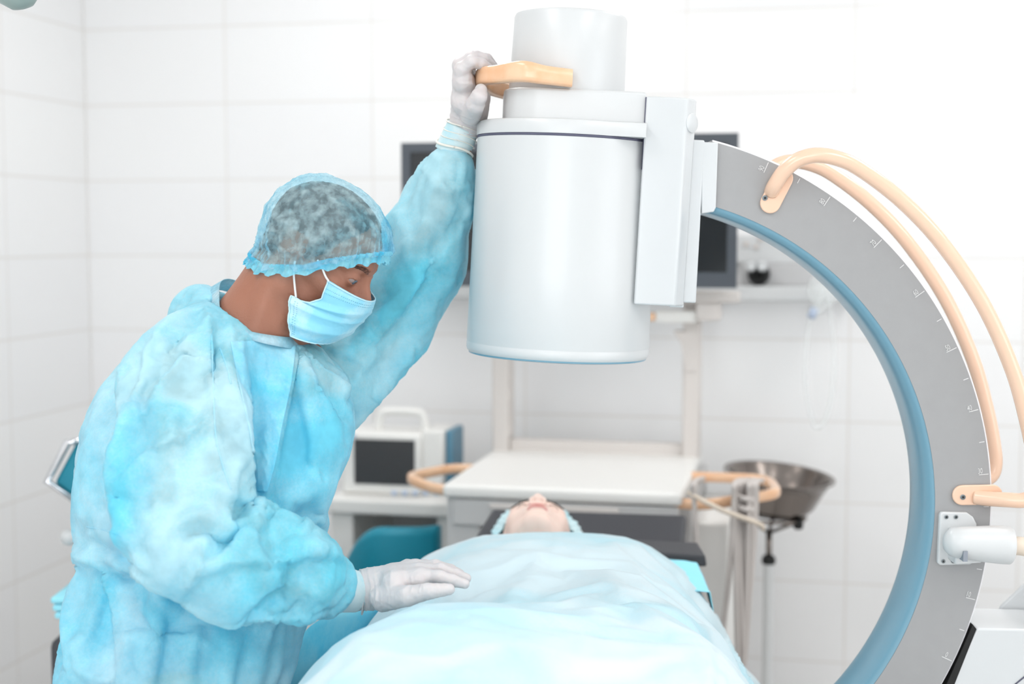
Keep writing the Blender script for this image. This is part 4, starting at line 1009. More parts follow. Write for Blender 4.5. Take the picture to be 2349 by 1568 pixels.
# eyes
for s in (-1, 1):
    ec = np.array((0.0853, 0.0305 * s, 0.0025)); gz = np.array((math.cos(0.40), 0.12 * s, -math.sin(0.42))); gz /= np.linalg.norm(gz); wa = gz @ HA.T
    ey = part('eye', lathe(hw(ec), wa, [(0.0126 * math.sin(t), -0.0126 * math.cos(t)) for t in np.linspace(0.05, PI - 0.05, 24)], 32), M['eye'], man)
    part('iris', lathe(hw(ec) + wa * 0.0113, wa, [(0.0062, 0.0), (0.0058, 0.0010), (0.003, 0.0014), (0.0005, 0.0014)], 28), M['iris'], ey)
    part('pupil', lathe(hw(ec) + wa * 0.0126, wa, [(0.0026, 0), (0.0022, 0.0003)], 20), M['pupil'], ey)
def strands(O, A, pts_fn, n, r0, ln, mat_, name, parent, seed=3):
    rg = random.Random(seed); ms = []
    for i in range(n):
        a, d = pts_fn(rg); b = a + d * ln * rg.uniform(0.6, 1.1); m_ = (a + b) / 2 + np.array((0.0006, 0, 0))
        ms.append(tube([O + A @ a, O + A @ m_, O + A @ b], r0, 4, radii=[r0, r0, r0 * 0.3]))
    return part(name, join(*ms), mat_, parent)
def surf_x(head, y, z, closed=False, male=True, x0=0.13):
    """forward distance of the face at (y, z)"""
    xs = np.linspace(x0, 0.03, 200); d = head_sdf(np.stack([xs, np.full(200, y), np.full(200, z)], 1), closed, male)
    k = np.argmax(d < 0); return xs[k] if d[k] < 0 else 0.06
for s in (-1, 1):
    def bp(rg, s=s):
        t = rg.random(); y = s * (0.012 + 0.042 * t); z = 0.017 + 0.006 * math.sin(t * 2.4) + rg.uniform(-0.0045, 0.0045) * (1 - 0.6 * t)
        return np.array((surf_x(None, y, z) - 0.0003, y, z)), np.array((-0.25 + 0.1 * rg.random(), s * 0.9, 0.35 - 0.5 * t))
    strands(HO, HA, bp, 420, 0.00011, 0.0065, M['brow'], 'eyebrow', man, 5 + s)

# ------------------------------------------------------------------ the gown
CUF_F0, CUF_F1 = P(1040, 352, 2.43), P(1064, 292, 2.42)
ARM_F = [P(758, 850, 2.44), P(868, 712, 2.47), P(960, 575, 2.48), P(1012, 450, 2.46), P(1030, 395, 2.44), P(1036, 378, 2.43)]
ARM_FR = [0.080, 0.074, 0.072, 0.058, 0.042, 0.030]
ARM_N = [P(425, 862, 2.17), P(415, 1010, 2.10), P(440, 1160, 2.05), P(560, 1258, 2.06), P(680, 1312, 2.10), P(738, 1338, 2.14)]
ARM_NR = [0.092, 0.088, 0.084, 0.080, 0.064, 0.050]
def gown_sdf(p):
    d = torso_sdf(p)
    d = smin(d, s_cone(p, P(425, 862, 2.17), P(505, 800, 2.30), 0.092, 0.085), 0.06)
    d = smin(d, s_cone(p, P(452, 712, 2.35), P(540, 850, 2.34), 0.042, 0.10), 0.05)
    d = smin(d, s_cone(p, P(640, 835, 2.36), P(738, 850, 2.43), 0.045, 0.055), 0.03)
    d = smin(d, s_chain(p, ARM_F, ARM_FR, 0.02), 0.03)
    d = smin(d, s_chain(p, ARM_N, ARM_NR, 0.02), 0.022)
    # the neck opening
    d = smax(d, -s_cone(p, P(578, 728, 2.285), P(680, 590, 2.28), 0.070, 0.08), 0.004)
    return d
gv, gf = surf(gown_sdf, (-0.80, 1.85, 0.30), (0.02, 2.75, 1.92), 0.0060)
gv = relax(gv, gf, 2, 0.5); gn = normals(gv, gf)
FOLDS = [
    ([(678, 797), (668, 880), (649, 970), (632, 1060), (612, 1143)], 0.010, 4, 40), ([(618, 950), (614, 1040), (610, 1135)], 0.004, 4, 12),
    ([(489, 800), (489, 871), (495, 995), (512, 1070), (532, 1130)], 0.003, 6, 6),
    ([(505, 770), (520, 803), (534, 860), (550, 910), (568, 990), (577, 1060), (590, 1128)], 0.013, 5, 42),
    ([(505, 940), (530, 980), (552, 1010), (566, 1040)], -0.009, 8, 16),
    ([(218, 972), (236, 1000), (252, 1040), (282, 1084)], 0.010, 8, 26), ([(300, 1070), (322, 1020), (362, 980)], 0.008, 10, 30),
    ([(291, 1069), (312, 1125), (334, 1174), (372, 1240)], 0.012, 5, 20),
    ([(415, 1145), (440, 1128), (480, 1120), (520, 1136), (575, 1150), (640, 1166)], 0.012, 20, 6), ([(430, 1160), (480, 1150), (530, 1160), (570, 1176)], -0.012, 12, 12),
    ([(445, 1258), (480, 1225), (532, 1200), (580, 1176), (640, 1168)], 0.009, 8, 24), ([(470, 1240), (560, 1235), (655, 1258), (720, 1266), (785, 1282)], 0.010, 22, 6),
    ([(560, 1180), (620, 1195), (700, 1240), (760, 1270)], 0.006, 10, 20), ([(640, 1165), (690, 1195), (745, 1226)], 0.006, 8, 18),
    ([(560, 1376), (640, 1392), (720, 1404), (772, 1404)], 0.009, 6, 20), ([(600, 1300), (680, 1330), (770, 1385)], 0.005, 12, 14),
    ([(420, 1300), (450, 1260), (480, 1200), (470, 1150)], 0.006, 12, 12),
    ([(199, 1211), (226, 1226), (256, 1244), (272, 1290)], 0.013, 8, 18), ([(199, 1208), (270, 1220), (330, 1240), (377, 1250)], 0.012, 6, 20), ([(215, 1240), (260, 1262), (330, 1275)], -0.012, 12, 14),
    ([(260, 1266), (240, 1340), (218, 1410), (199, 1464)], 0.010, 8, 26), ([(262, 1245), (272, 1330), (285, 1440), (300, 1568)], 0.011, 30, 6),
    ([(400, 1290), (384, 1345), (371, 1433), (347, 1550)], 0.010, 8, 34), ([(360, 1250), (395, 1310), (440, 1350)], 0.008, 8, 20), ([(200, 1470), (250, 1490), (300, 1500)], 0.006, 6, 14),
    ([(150, 1510), (190, 1440), (230, 1390)], 0.006, 8, 14), ([(470, 1390), (450, 1460), (430, 1568)], 0.008, 10, 30), ([(560, 1400), (530, 1480), (520, 1568)], 0.009, 8, 34), ([(700, 1415), (665, 1490), (620, 1568)], 0.009, 8, 30),
    ([(683, 800), (715, 850), (745, 900), (790, 962)], 0.008, 8, 22), ([(695, 798), (740, 835), (780, 860), (808, 890)], 0.007, 6, 18), ([(688, 830), (705, 930), (715, 1020), (700, 1110)], 0.010, 30, 8),
    ([(760, 800), (790, 850), (808, 900)], 0.005, 8, 12), ([(790, 980), (760, 1040), (745, 1120), (735, 1190)], 0.008, 10, 18), ([(640, 1160), (680, 1090), (720, 1040)], 0.006, 8, 20), ([(690, 1215), (718, 1180), (742, 1150)], 0.010, 10, 10),
    ([(371, 976), (420, 948), (483, 915)], 0.007, 16, 6), ([(355, 900), (380, 830), (430, 760)], 0.005, 14, 14), ([(330, 870), (300, 930), (290, 1000)], 0.006, 14, 14), ([(400, 770), (450, 772), (500, 775)], 0.006, 8, 18),
    ([(410, 700), (450, 720), (500, 745)], 0.006, 8, 14), ([(395, 905), (405, 985), (430, 1060)], 0.006, 12, 18), ([(470, 915), (478, 985), (510, 1080)], 0.006, 16, 8), ([(260, 860), (240, 920), (215, 980)], 0.005, 12, 14),
    ([(230, 1060), (250, 1130), (300, 1190)], 0.007, 14, 14), ([(330, 1190), (290, 1160), (240, 1140), (200, 1140)], 0.006, 14, 14), ([(520, 1010), (530, 1080), (545, 1125)], 0.005, 10, 10), ([(540, 790), (580, 850), (600, 900)], 0.004, 6, 10),
    # raised sleeve
    ([(1022, 368), (1012, 405), (1018, 430), (1080, 424)], 0.010, 6, 14), ([(1040, 362), (1036, 390), (1038, 420)], 0.009, 5, 8), ([(1062, 362), (1064, 390), (1056, 425)], 0.008, 5, 8),
    ([(912, 470), (925, 500), (938, 540), (925, 580)], 0.009, 8, 18), ([(905, 570), (935, 560), (985, 500)], 0.009, 8, 20), ([(960, 420), (1000, 470), (1050, 500)], 0.006, 10, 18),
    ([(930, 600), (975, 620), (1000, 640)], 0.006, 10, 14), ([(955, 380), (985, 400), (1010, 440)], 0.006, 8, 14), ([(900, 700), (940, 640), (1000, 580)], 0.005, 10, 20), ([(985, 345), (1000, 362), (1022, 375)], 0.006, 6, 8),
    ([(880, 760), (850, 740), (830, 700)], 0.005, 10, 12),
]
disp = crease(gv, gn, FOLDS)
st = gv * np.array((1.0, 1.0, 0.7))
amp = 0.0015
disp = disp + amp * (crumple(st, 7.5, 3.0) - 0.2) + 0.0004 * (crumple(gv, 21.0, 9.0) - 0.2)
cufm = np.clip(np.minimum(np.linalg.norm(gv - ARM_F[-1], axis=1), np.linalg.norm(gv - ARM_N[-1], axis=1)) / 0.08, 0.25, 1)
gv2 = gv + gn * (disp * cufm)[:, None]
dcuf = np.minimum(np.linalg.norm(gv - ARM_F[-1], axis=1), np.linalg.norm(gv - ARM_N[-1], axis=1))
vdir = gv - np.array((0, 0, CAM_H)); vdir /= np.linalg.norm(vdir, axis=1)[:, None]
pinw = 0.04 + 0.08 * np.clip(1 - np.abs((vdir * gn).sum(1)) / 0.35, 0, 1)
pinw = np.where(dcuf < 0.16, pinw + 0.14 * np.clip((0.16 - dcuf) / 0.1, 0, 1), pinw)
pinw[dcuf < 0.045] = 1.0; pinw[gv[:, 2] < 0.34] = 1.0
pinw[np.linalg.norm(gv - P(575, 735, 2.29), axis=1) < 0.10] = 1.0
gv2 = settle(gv2, gf, pinw, 0.10, 0.07, 1.3, 26)
gn2 = normals(gv2, gf); gv2 = gv2 + gn2 * (0.55 * crease(gv2, gn2, FOLDS) * cufm)[:, None]
gv2 = gv2 + gn2 * (0.0006 * (crumple(gv2, 28.0, 2.0) - 0.2))[:, None]
gown = part('surgical_gown', (gv2, gf), M['gown'], man, recalc=False, label='light blue translucent non-woven gown')
from mathutils.bvhtree import BVHTree
gbv = BVHTree.FromPolygons([tuple(q) for q in gv2], [tuple(int(i) for i in q) for q in gf])
def on_gown(px, py, lift):
    o = np.array((0, 0, CAM_H)); d = P(px, py, 1.0) - o; d /= np.linalg.norm(d)
    h, n, i, t = gbv.ray_cast(Vector(o), Vector(d)); return None if h is None else o + d * (t - lift)
def patch(left, right, n, m, lift):
    a = resample2(left, n); b = resample2(right, n); vs, last = [], None
    for p0, p1 in zip(a, b):
        for j in range(m):
            t = j / (m - 1); q = p0 * (1 - t) + p1 * t; e = lift * min(1, 0.15 + 6 * t)
            last = on_gown(q[0], q[1], e) if last is None or on_gown(q[0], q[1], e) is not None else last; vs.append(last)
    return np.array(vs), grid_faces(m, n)
def resample2(pts, n):
    c = [np.array(q, float) for q in pts]; c = catmull(c, 8) if len(c) > 2 else c
    d = np.concatenate([[0], np.cumsum([np.linalg.norm(c[i + 1] - c[i]) for i in range(len(c) - 1)])]); t = np.linspace(0, d[-1], n); c = np.array(c)
    return np.stack([np.interp(t, d, c[:, 0]), np.interp(t, d, c[:, 1])], 1)
part('front_panel', patch([(528, 782), (546, 870), (568, 970), (582, 1050), (590, 1126)], [(681, 778), (668, 880), (649, 970), (632, 1060), (613, 1128)], 90, 40, 0.0035), M['gown'], gown, recalc=False, solid=0.0008, label='overlapping front panel of the gown')
for ln in ([(486, 775), (489, 871), (495, 995), (512, 1070), (530, 1122)], [(505, 800), (520, 840), (530, 880)], [(199, 1208), (240, 1216), (285, 1232)]):
    pts = [q for q in (on_gown(a[0], a[1], 0.0002) for a in resample2(ln, 50)) if q is not None]
    if len(pts) > 4: part('seam', tube(pts, 0.0011, 6), M['gown'], gown, recalc=False)
# knitted-looking soft cuff under each glove
# collar band
def band(loop_lo, loop_hi, name, mat_, parent, n=6):
    a = catmull(loop_lo + [loop_lo[0]], 8)[:-1]; b = catmull(loop_hi + [loop_hi[0]], 8)[:-1]
    rs = [[x * (1 - t) + y * t for x, y in zip(a, b)] for t in (0, .5, 1)]
    v, f = rings(rs, True, False); o = part(name, (v, f), mat_, parent, recalc=False, solid=0.0012); return o
lo_ = [P(497, 752, 2.215), P(560, 775, 2.195), P(628, 792, 2.205), P(690, 800, 2.26), P(700, 780, 2.34), P(620, 720, 2.40), P(520, 668, 2.40), P(462, 672, 2.34), P(470, 720, 2.26)]
hi_ = [P(508, 733, 2.212), P(565, 757, 2.200), P(625, 769, 2.212), P(672, 772, 2.25), P(680, 755, 2.33), P(610, 690, 2.38), P(545, 645, 2.38), P(508, 645, 2.33), P(503, 690, 2.25)]
band(lo_, hi_, 'collar', M['collar'], man)

# ------------------------------------------------------------------ cap
def cap_mesh(O, A, rim, cx, ax, ayr, up, front, back, side, puff, nphi, nu, pleat, seed=0.0, zr=None):
    c = np.array((cx, 0, 0.03)); V = []
    phis = np.linspace(0, 2 * PI, nphi, endpoint=False)
    for j in range(nu):
        u = j / (nu - 1)
        rp = np.stack([cx + ax * np.cos(phis), ayr * np.sin(phis), np.zeros(nphi)], 1); rp[:, 2] = rim(rp[:, 0])
        d1 = rp - c; l1 = np.linalg.norm(d1, axis=1)[:, None]; d1 = d1 / l1
        d0 = np.array((-0.12, 0, 1.0)); d0 /= np.linalg.norm(d0)
        om = np.arccos(np.clip(d1 @ d0, -1, 1))[:, None]
        d = (np.sin((1 - u) * om) * d0 + np.sin(u * om) * d1) / np.sin(om)
        rr = 1 / np.sqrt((d[:, 0] / np.where(d[:, 0] > 0, front, back)) ** 2 + (d[:, 1] / side) ** 2 + (d[:, 2] / up) ** 2)
        w = max(0, (u - 0.86) / 0.14) ** 2
        r_ = rr * (1 - w) + l1[:, 0] * w
        backf = np.clip(-np.cos(phis) + 0.35, 0, 1.3)
        r_ = r_ + puff * np.sin(PI * min(1, u * 1.02)) ** 0.8 * backf * (u > 0)
        V.append(c + d * r_[:, None])
    V = np.array(V)
    uu = np.linspace(0, 1, nu)[:, None]; ph = phis[None, :]
    f = grid_faces(nphi, nu, True)
    flat = V.reshape(-1, 3)
    # pleats run over the head from front to back and gather at the band
    t = pleat * (0.35 + 0.65 * uu ** 2)
    wv = gnoise(flat * np.array((9, 60, 9)) + seed).reshape(nu, nphi)
    rad = (1 - 2 * np.abs(np.sin(ph * 27 + 3.0 * gnoise(np.stack([np.cos(ph[0]) * 3, np.sin(ph[0]) * 3, np.zeros(nphi) + seed], 1))[None, :])) ** 0.7) * np.clip((uu - 0.45) / 0.5, 0, 1) * (1 - 0.6 * (uu > 0.97))
    cr = crumple(flat, 26.0, seed + 2).reshape(nu, nphi)
    sidew = np.exp(-((np.abs(np.sin(ph)) - 1) / 0.35) ** 2) * np.exp(-((uu - 0.8) / 0.25) ** 2)
    disp = t * (0.9 * (1 - 2 * np.abs(wv)) + 0.8 * rad + 0.7 * cr * (0.6 + 1.6 * sidew + 0.8 * np.clip(-np.cos(ph), 0, 1)))
    n_ = flat - c; n_ /= np.linalg.norm(n_, axis=1)[:, None]
    flat = flat + n_ * disp.reshape(-1, 1)
    return O + flat @ A.T, f, V, phis
cv_, cf_, CV, phs = cap_mesh(HO, HA, rim_z, 0.013, 0.100, 0.083, 0.097, 0.104, 0.097, 0.088, 0.008, 460, 120, 0.0050, 1.0)
cap = part('bouffant_cap', (cv_, cf_), M['cap'], man, recalc=False, label='translucent light blue bouffant cap')
# gathered edge
rp = [np.array((0.013 + 0.102 * math.cos(t), 0.084 * math.sin(t), 0)) for t in phs]
for q in rp: q[2] = rim_z(q[0])
rr_ = []
for k, (off_, dz_) in enumerate(((0.001, 0.007), (0.004, 0.003), (0.0015, -0.001), (0.003, -0.005), (0.005, -0.009))):
    ring = []
    for i, t in enumerate(phs):
        q = rp[i]; o2 = np.array((math.cos(t), math.sin(t), 0.0)); w = math.sin(t * 60 + 2 * math.sin(t * 7)) * (0.0016 if k != 2 else 0.0004)
        ring.append(hw(q + o2 * (off_ + w - 0.0) + np.array((0, 0, dz_ - (0.003 * (1 + math.sin(t * 23 + 1)) * (k == 4))))))
    rr_.append(ring)
part('cap_edge', rings(rr_, True, False), M['cap_band'], cap, recalc=False, label='gathered elastic edge of the cap')

# ------------------------------------------------------------------ mask
def mask_grid(NS=60, NT=70):
    Lc = [hl(752, 641, -0.066), hl(737, 684, -0.066), hl(712, 693, -0.068), hl(688, 688, -0.069), hl(667, 677, -0.074), hl(661, 720, -0.077), hl(665, 770, -0.072)]
    Lt = [0, .2, .32, .42, .52, .76, 1.0]
    Mc = [hl(853, 689, 0), hl(849, 706, 0), hl(836, 726, 0), hl(815, 747, 0), hl(792, 770, 0), hl(757, 786, 0)]
    Mt = [0, .14, .34, .58, .8, 1.0]
    V = []
    for j in range(NT):
        t = j / (NT - 1)
        L = np.array([np.interp(t, Lt, [q[k] for q in Lc]) for k in range(3)]); m = np.array([np.interp(t, Mt, [q[k] for q in Mc]) for k in range(3)])
        row = []
        for i in range(2 * NS - 1):
            s = i / (2 * NS - 2); th = s * PI; w = math.sin(th) ** (1.9 - 1.0 * min(1, t * 2.6))
            p_ = L * (1 - w) + m * w; p_[1] = L[1] * math.copysign(abs(math.cos(th)) ** 0.8, math.cos(th))
            # pleats fan out from the gathered side
            ss = abs(math.cos(th)); fr = 0.5 + 0.5 * math.cos(2 * PI * (t * 4.6 - 0.25 * (1 - ss)))
            fade = min(1, t * 6) * min(1, (1 - t) * 7)
            saw = (1 - abs(((t * 4.2 + 0.55 * (1 - ss)) % 1.0) * 2 - 1)) ** 1.6
            d = 0.0045 * saw * fade * (0.35 + 0.65 * ss ** 1.5)
            out = np.array((w, p_[1] / 0.07, -0.35 * t)); out /= np.linalg.norm(out)
            row.append(p_ + out * d)
        V.append(row)
    V = np.array(V).reshape(-1, 3)
    V = V + 0.0008 * crumple(V, 60, 4)[:, None] * np.array((1, 0.3, 0))
    return V, 2 * NS - 1, NT
mv, mnu, mnt = mask_grid()
mw = HO + mv @ HA.T
mask = part('face_mask', (mw, grid_faces(mnu, mnt)), M['mask'], man, recalc=False, solid=0.0012, label='light blue pleated face mask over nose and mouth')
G = mw.reshape(mnt, mnu, 3); vis = G[:, :mnu * 2 // 3]
def offs(p_): d = p_ - np.array((0, 0, CAM_H)); return p_ - d / np.linalg.norm(d) * 0.0016
edge_top = [offs(G[1, i]) for i in range(0, 85)]; edge_top2 = [offs(G[6, i]) for i in range(0, 85)]
part('mask_binding', join(tube(edge_top, 0.0011, 6), tube([offs(G[j, 0]) for j in range(0, mnt)], 0.0012, 6), tube([offs(G[mnt - 1, i]) for i in range(0, 70)], 0.0011, 6)), M['mask_edge'], mask, label='pale binding round the mask')
def dashes(line, r=0.00045):
    ms = []; acc = 0
    for i in range(0, len(line) - 1):
        if i % 2 == 0: ms.append(tube([line[i], line[i] * 0.4 + line[i + 1] * 0.6], r, 4))
    return ms
ms = dashes(edge_top2) + dashes([offs(G[9, i]) for i in range(2, 80)]) + dashes([offs(G[j, 3]) for j in range(38, mnt - 2)]) + dashes([offs(G[j, 5]) for j in range(38, mnt - 2)])
part('stitching', join(*ms), M['thread'], mask)
for s in (-1, 1):
    def hq(px, py, y): q = hl(px, py, y); q[1] = -s * q[1] * -1 if False else (q[1] if s < 0 else -q[1]); return hw(q)
    part('ear_loop', tube([hq(754, 645, -0.070), hq(746, 632, -0.074), hq(738, 612, -0.077), hq(728, 596, -0.077)], 0.0017, 8, spline=5), M['elastic'], mask)
    part('ear_loop', tube([hq(679, 682, -0.073), hq(676, 655, -0.076), hq(674, 625, -0.078), hq(677, 598, -0.079)], 0.0017, 8, spline=5), M['elastic'], mask)

# ------------------------------------------------------------------ gloved hands
def hand_mesh(chains, palm, lo, hi, h=0.0016, extra=None, k=0.006):
    def f(p):
        d = None
        for a, b, ra, rb in palm:
            e = s_cone(p, a, b, ra, rb); d = e if d is None else smin(d, e, 0.012)
        for pts, rad in chains:
            e = s_chain(p, pts, rad, 0.004); d = smin(d, e, k)
        if extra: d = extra(p, d)
        return d
    v, q = surf(f, lo, hi, h); v = relax(v, q, 1, 0.4); n = normals(v, q)
    return v, q, n
# resting hand
W0 = P(812, 1356, 2.20); W1 = P(850, 1350, 2.205)
mc = [P(968, 1322, 2.175), P(962, 1310, 2.205), P(952, 1302, 2.235), P(936, 1300, 2.262)]
fing = [([mc[0], P(1008, 1322, 2.165), P(1040, 1331, 2.165), P(1066, 1338, 2.167)], [.0115, .0098, .0088, .0075]),
        ([mc[1], P(1010, 1306, 2.195), P(1046, 1318, 2.195), P(1070, 1326, 2.197)], [.0115, .0098, .0088, .0075]),
        ([mc[2], P(998, 1297, 2.225), P(1032, 1307, 2.228), P(1055, 1316, 2.23)], [.0110, .0094, .0084, .0072]),
        ([mc[3], P(975, 1296, 2.262), P(1003, 1302, 2.268), P(1022, 1309, 2.272)], [.0100, .0084, .0075, .0065]),
        ([P(880, 1372, 2.17), P(935, 1366, 2.135), P(985, 1355, 2.125), P(1030, 1351, 2.135)], [.020, .015, .0115, .0085])]
palm = [(W0, W1, .029, .027), (W1, mc[0], .026, .0135), (W1, mc[1], .026, .014), (W1, mc[2], .026, .0135), (W1, mc[3], .025, .012), (P(905, 1338, 2.17), P(900, 1325, 2.24), .021, .019), (P(960, 1330, 2.17), P(945, 1312, 2.25), .013, .012)]
lo = np.min([W0] + [q for c_, _ in fing for q in c_], 0) - 0.05; hi = np.max([W0] + [q for c_, _ in fing for q in c_], 0) + 0.05
hv_, hf_, hn_ = hand_mesh(fing, palm, lo, hi)
def glove_detail(v, n, wrist, dirv, folds):
    t = (v - wrist) @ dirv
    d = 0.0016 * np.maximum(0, np.sin(t * 620 + 2.0 * gnoise(v * 40))) ** 3 * np.exp(-np.clip(t, 0, 1) / 0.022) + 0.0005 * crumple(v, 60, 5)
    return v + n * (d + crease(v, n, folds))[:, None]
dv = (W1 - W0) / np.linalg.norm(W1 - W0)
hv_ = glove_detail(hv_, hn_, W0 + dv * 0.012, dv, [([(943, 1318), (946, 1345), (941, 1362)], .0012, 2, 2), ([(968, 1335), (964, 1350), (960, 1360)], .0012, 2, 2), ([(973, 1337), (970, 1350)], .001, 2, 2), ([(898, 1308), (896, 1345)], .0009, 2, 3),
    ([(846, 1322), (854, 1350), (846, 1400)], .0028, 3, 3), ([(858, 1318), (865, 1350), (862, 1390)], .0022, 2, 3), ([(900, 1305), (940, 1312), (960, 1310)], .0008, 3, 5)])
gl1 = part('glove', (hv_, hf_), M['glove'], man, recalc=False, label='white latex glove resting on the drape')
# soft blue-white sleeve cuff between gown and glove
cf1 = part('cuff', tube([P(762, 1346, 2.17), P(790, 1352, 2.185), P(818, 1357, 2.20)], .03, 40, spline=6, radii=[.036, .0345, .0315]), M['cuff_film'], man)
part('glove_rim', tube([P(838, 1362, 2.203) + np.array((0.006 * math.sin(t) + 0.001, 0.030 * math.cos(t), 0.031 * math.sin(t))) for t in np.linspace(0, 2 * PI, 40)], .0013, 8), M['glove'], gl1)

# raised hand gripping the loop
RW0, RW1 = P(1066, 292, 2.425), P(1076, 262, 2.42)
z0 = 2.40
km = [P(1060, 160, 2.335), P(1056, 150, 2.36), P(1062, 145, 2.385), P(1072, 148, 2.41)]
fing2 = [([km[0], P(1082, 141, 2.325), P(1103, 146, 2.335), P(1122, 156, 2.35)], [.0115, .010, .0088, .0072]),
         ([km[1], P(1083, 132, 2.35), P(1108, 136, 2.36), P(1128, 148, 2.375)], [.0115, .010, .009, .0072]),
         ([km[2], P(1092, 130, 2.378), P(1117, 136, 2.388), P(1133, 152, 2.40)], [.0110, .0096, .0086, .0070]),
         ([km[3], P(1102, 136, 2.405), P(1124, 143, 2.412), P(1136, 158, 2.42)], [.0100, .0086, .0078, .0065]),
         ([P(1080, 262, 2.37), P(1090, 240, 2.325), P(1099, 222, 2.312), P(1103, 207, 2.318)], [.018, .0145, .0125, .0100])]
palm2 = [(RW0, RW1, .0275, .027), (RW1, km[0], .025, .0125), (RW1, km[1], .024, .013), (RW1, km[2], .024, .013), (RW1, km[3], .024, .012), (P(1066, 235, 2.365), P(1074, 225, 2.42), .022, .022), (P(1062, 190, 2.345), P(1070, 185, 2.41), .016, .015),
         (P(1092, 255, 2.40), P(1106, 225, 2.41), .019, .014)]
lo = np.min([RW0] + [q for c_, _ in fing2 for q in c_], 0) - 0.05; hi = np.max([RW0] + [q for c_, _ in fing2 for q in c_], 0) + 0.05
hv2, hf2, hn2 = hand_mesh(fing2, palm2, lo, hi)
dv = (RW1 - RW0) / np.linalg.norm(RW1 - RW0)
hv2 = glove_detail(hv2, hn2, RW0, dv, [([(1062, 172), (1076, 168), (1092, 160)], -.0015, 3, 4), ([(1060, 185), (1075, 186), (1088, 182)], -.0012, 3, 3), ([(1085, 150), (1092, 166)], -.001, 2, 3), ([(1078, 190), (1092, 196)], .0008, 2, 2)])
gl2 = part('glove', (hv2, hf2), M['glove'], man, recalc=False, label='white latex glove gripping the peach hand loop')
part('cuff', tube([P(1036, 352, 2.435), P(1050, 320, 2.43), P(1063, 292, 2.425)], .03, 40, spline=6, radii=[.0305, .0295, .0285]), M['cuff_film'], man)
ax_ = P(1066, 286, 2.425) - P(1040, 346, 2.433); ax_ /= np.linalg.norm(ax_); u_, w_ = frame_of(ax_)
for (c_, r_, th, tilt) in ((P(1044, 338, 2.433), 0.0330, 0.0022, 0.010), (P(1062, 290, 2.425), 0.0298, 0.0014, 0.006), (P(1056, 308, 2.43), 0.0306, 0.0009, 0.007), (P(1051, 322, 2.43), 0.0312, 0.0007, 0.008)):
    part('glove_rim', tube([c_ + r_ * (math.cos(t) * u_ + math.sin(t) * w_) + ax_ * tilt * math.sin(t * 2 + 0.5) * 0.4 for t in np.linspace(0, 2 * PI, 48)], th, 8), M['glove_rim'], gl2)

# scrubs under the gown
sv, sf = surf(lambda p: np.maximum(torso_sdf(p, 0.042), p[:, 2] - P(600, 900, 2.3)[2]), (-0.80, 1.95, 0.32), (0.0, 2.65, 1.5), 0.012)
part('scrub_suit', (relax(sv, sf, 2), sf), M['scrub'], man, recalc=False)

# ------------------------------------------------------------------ the patient
PF = np.array((0.03, 0.045, 1.0)); PF /= np.linalg.norm(PF)
PA = head_axes(PF, (0.03, 1, -0.1))
ntip = P(1234, 1133, 3.02)
PO = ntip - PA @ np.array((0.122, 0, -0.028))
bp_ = np.array((PO[0], 2.3, 0))
pat = empty('person', (0.06, 2.2, TT), 'person lying face up with closed eyes under the blue drape', 'person')
def pat_sdf(p):
    q = (p - PO) @ PA; m = np.linalg.norm(p - PO, axis=1) < 0.24; d = np.full(len(p), 1e3)
    if m.any(): d[m] = head_sdf(q[m], True, False)
    d[~m] = np.linalg.norm(p[~m] - PO, axis=1) - 0.13
    X = PO[0] - 0.0
    nk = s_cone(p, PO + PA @ np.array((-0.02, 0, -0.05)), (X, 2.80, 0.915), 0.052, 0.058); d = smin(d, nk, 0.02)
    t = s_ell(p, (X - 0.01, 2.62, 0.915), (0.155, 0.2, 0.068)); t = smin(t, s_ell(p, (X - 0.02, 2.30, 0.915), (0.14, 0.26, 0.068)), 0.05); t = smin(t, s_ell(p, (X - 0.04, 2.02, 0.915), (0.155, 0.18, 0.068)), 0.05)
    d = smin(d, t, 0.03)
    for s in (-1, 1):
        d = smin(d, s_chain(p, [(X - 0.05 + 0.085 * s, 1.98, 0.915), (X - 0.06 + 0.085 * s, 1.55, 0.905), (X - 0.06 + 0.08 * s, 1.16, 0.90)], [.068, .05, .04], .03), 0.03)
        d = smin(d, s_cone(p, (X - 0.06 + 0.08 * s, 1.15, 0.90), (X - 0.06 + 0.10 * s, 1.12, 0.98), .035, .025), 0.02)
        d = smin(d, s_chain(p, [(X + 0.150 * s, 2.70, 0.91), (X + 0.17 * s - 0.01, 2.45, 0.895), (X + 0.16 * s - 0.01, 2.2, 0.895)], [.05, .04, .03], .02), 0.025)
    return d
v1, f1 = surf_fine_end(pat_sdf, (-0.32, 0.95, 0.76), (0.38, PO[1] + 0.15, 1.12), 0.0024, 1, 2.88, 5.0)
v1 = relax(v1, f1, 1)
part('body', (v1, f1), M['skin_pale'], pat, recalc=False)
for s in (-1, 1):
    def bp(rg, s=s):
        t = rg.random(); y = s * (0.013 + 0.040 * t); z = 0.018 + 0.008 * math.sin(t * 2.4) + rg.uniform(-0.0045, 0.0045) * (1 - 0.5 * t)
        return np.array((surf_x(None, y, z, True, False) + 0.0003, y, z)), np.array((-0.2, s * 0.9, 0.25 - 0.5 * t))
    strands(PO, PA, bp, 300, 0.00038, 0.008, M['brow_dark'], 'eyebrow', pat, 15 + s)
    def lp_(rg, s=s):
        t = rg.random(); y = s * (0.031 + 0.012 * (2 * t - 1)); z = -0.005 + 0.001 * (2 * t - 1)
        return np.array((surf_x(None, y, z, True, False) - 0.0005, y, z)), np.array((0.35, s * 0.3, -0.8))
    strands(PO, PA, lp_, 60, 0.0003, 0.005, M['brow_dark'], 'eyelash', pat, 25 + s)
lpv = []
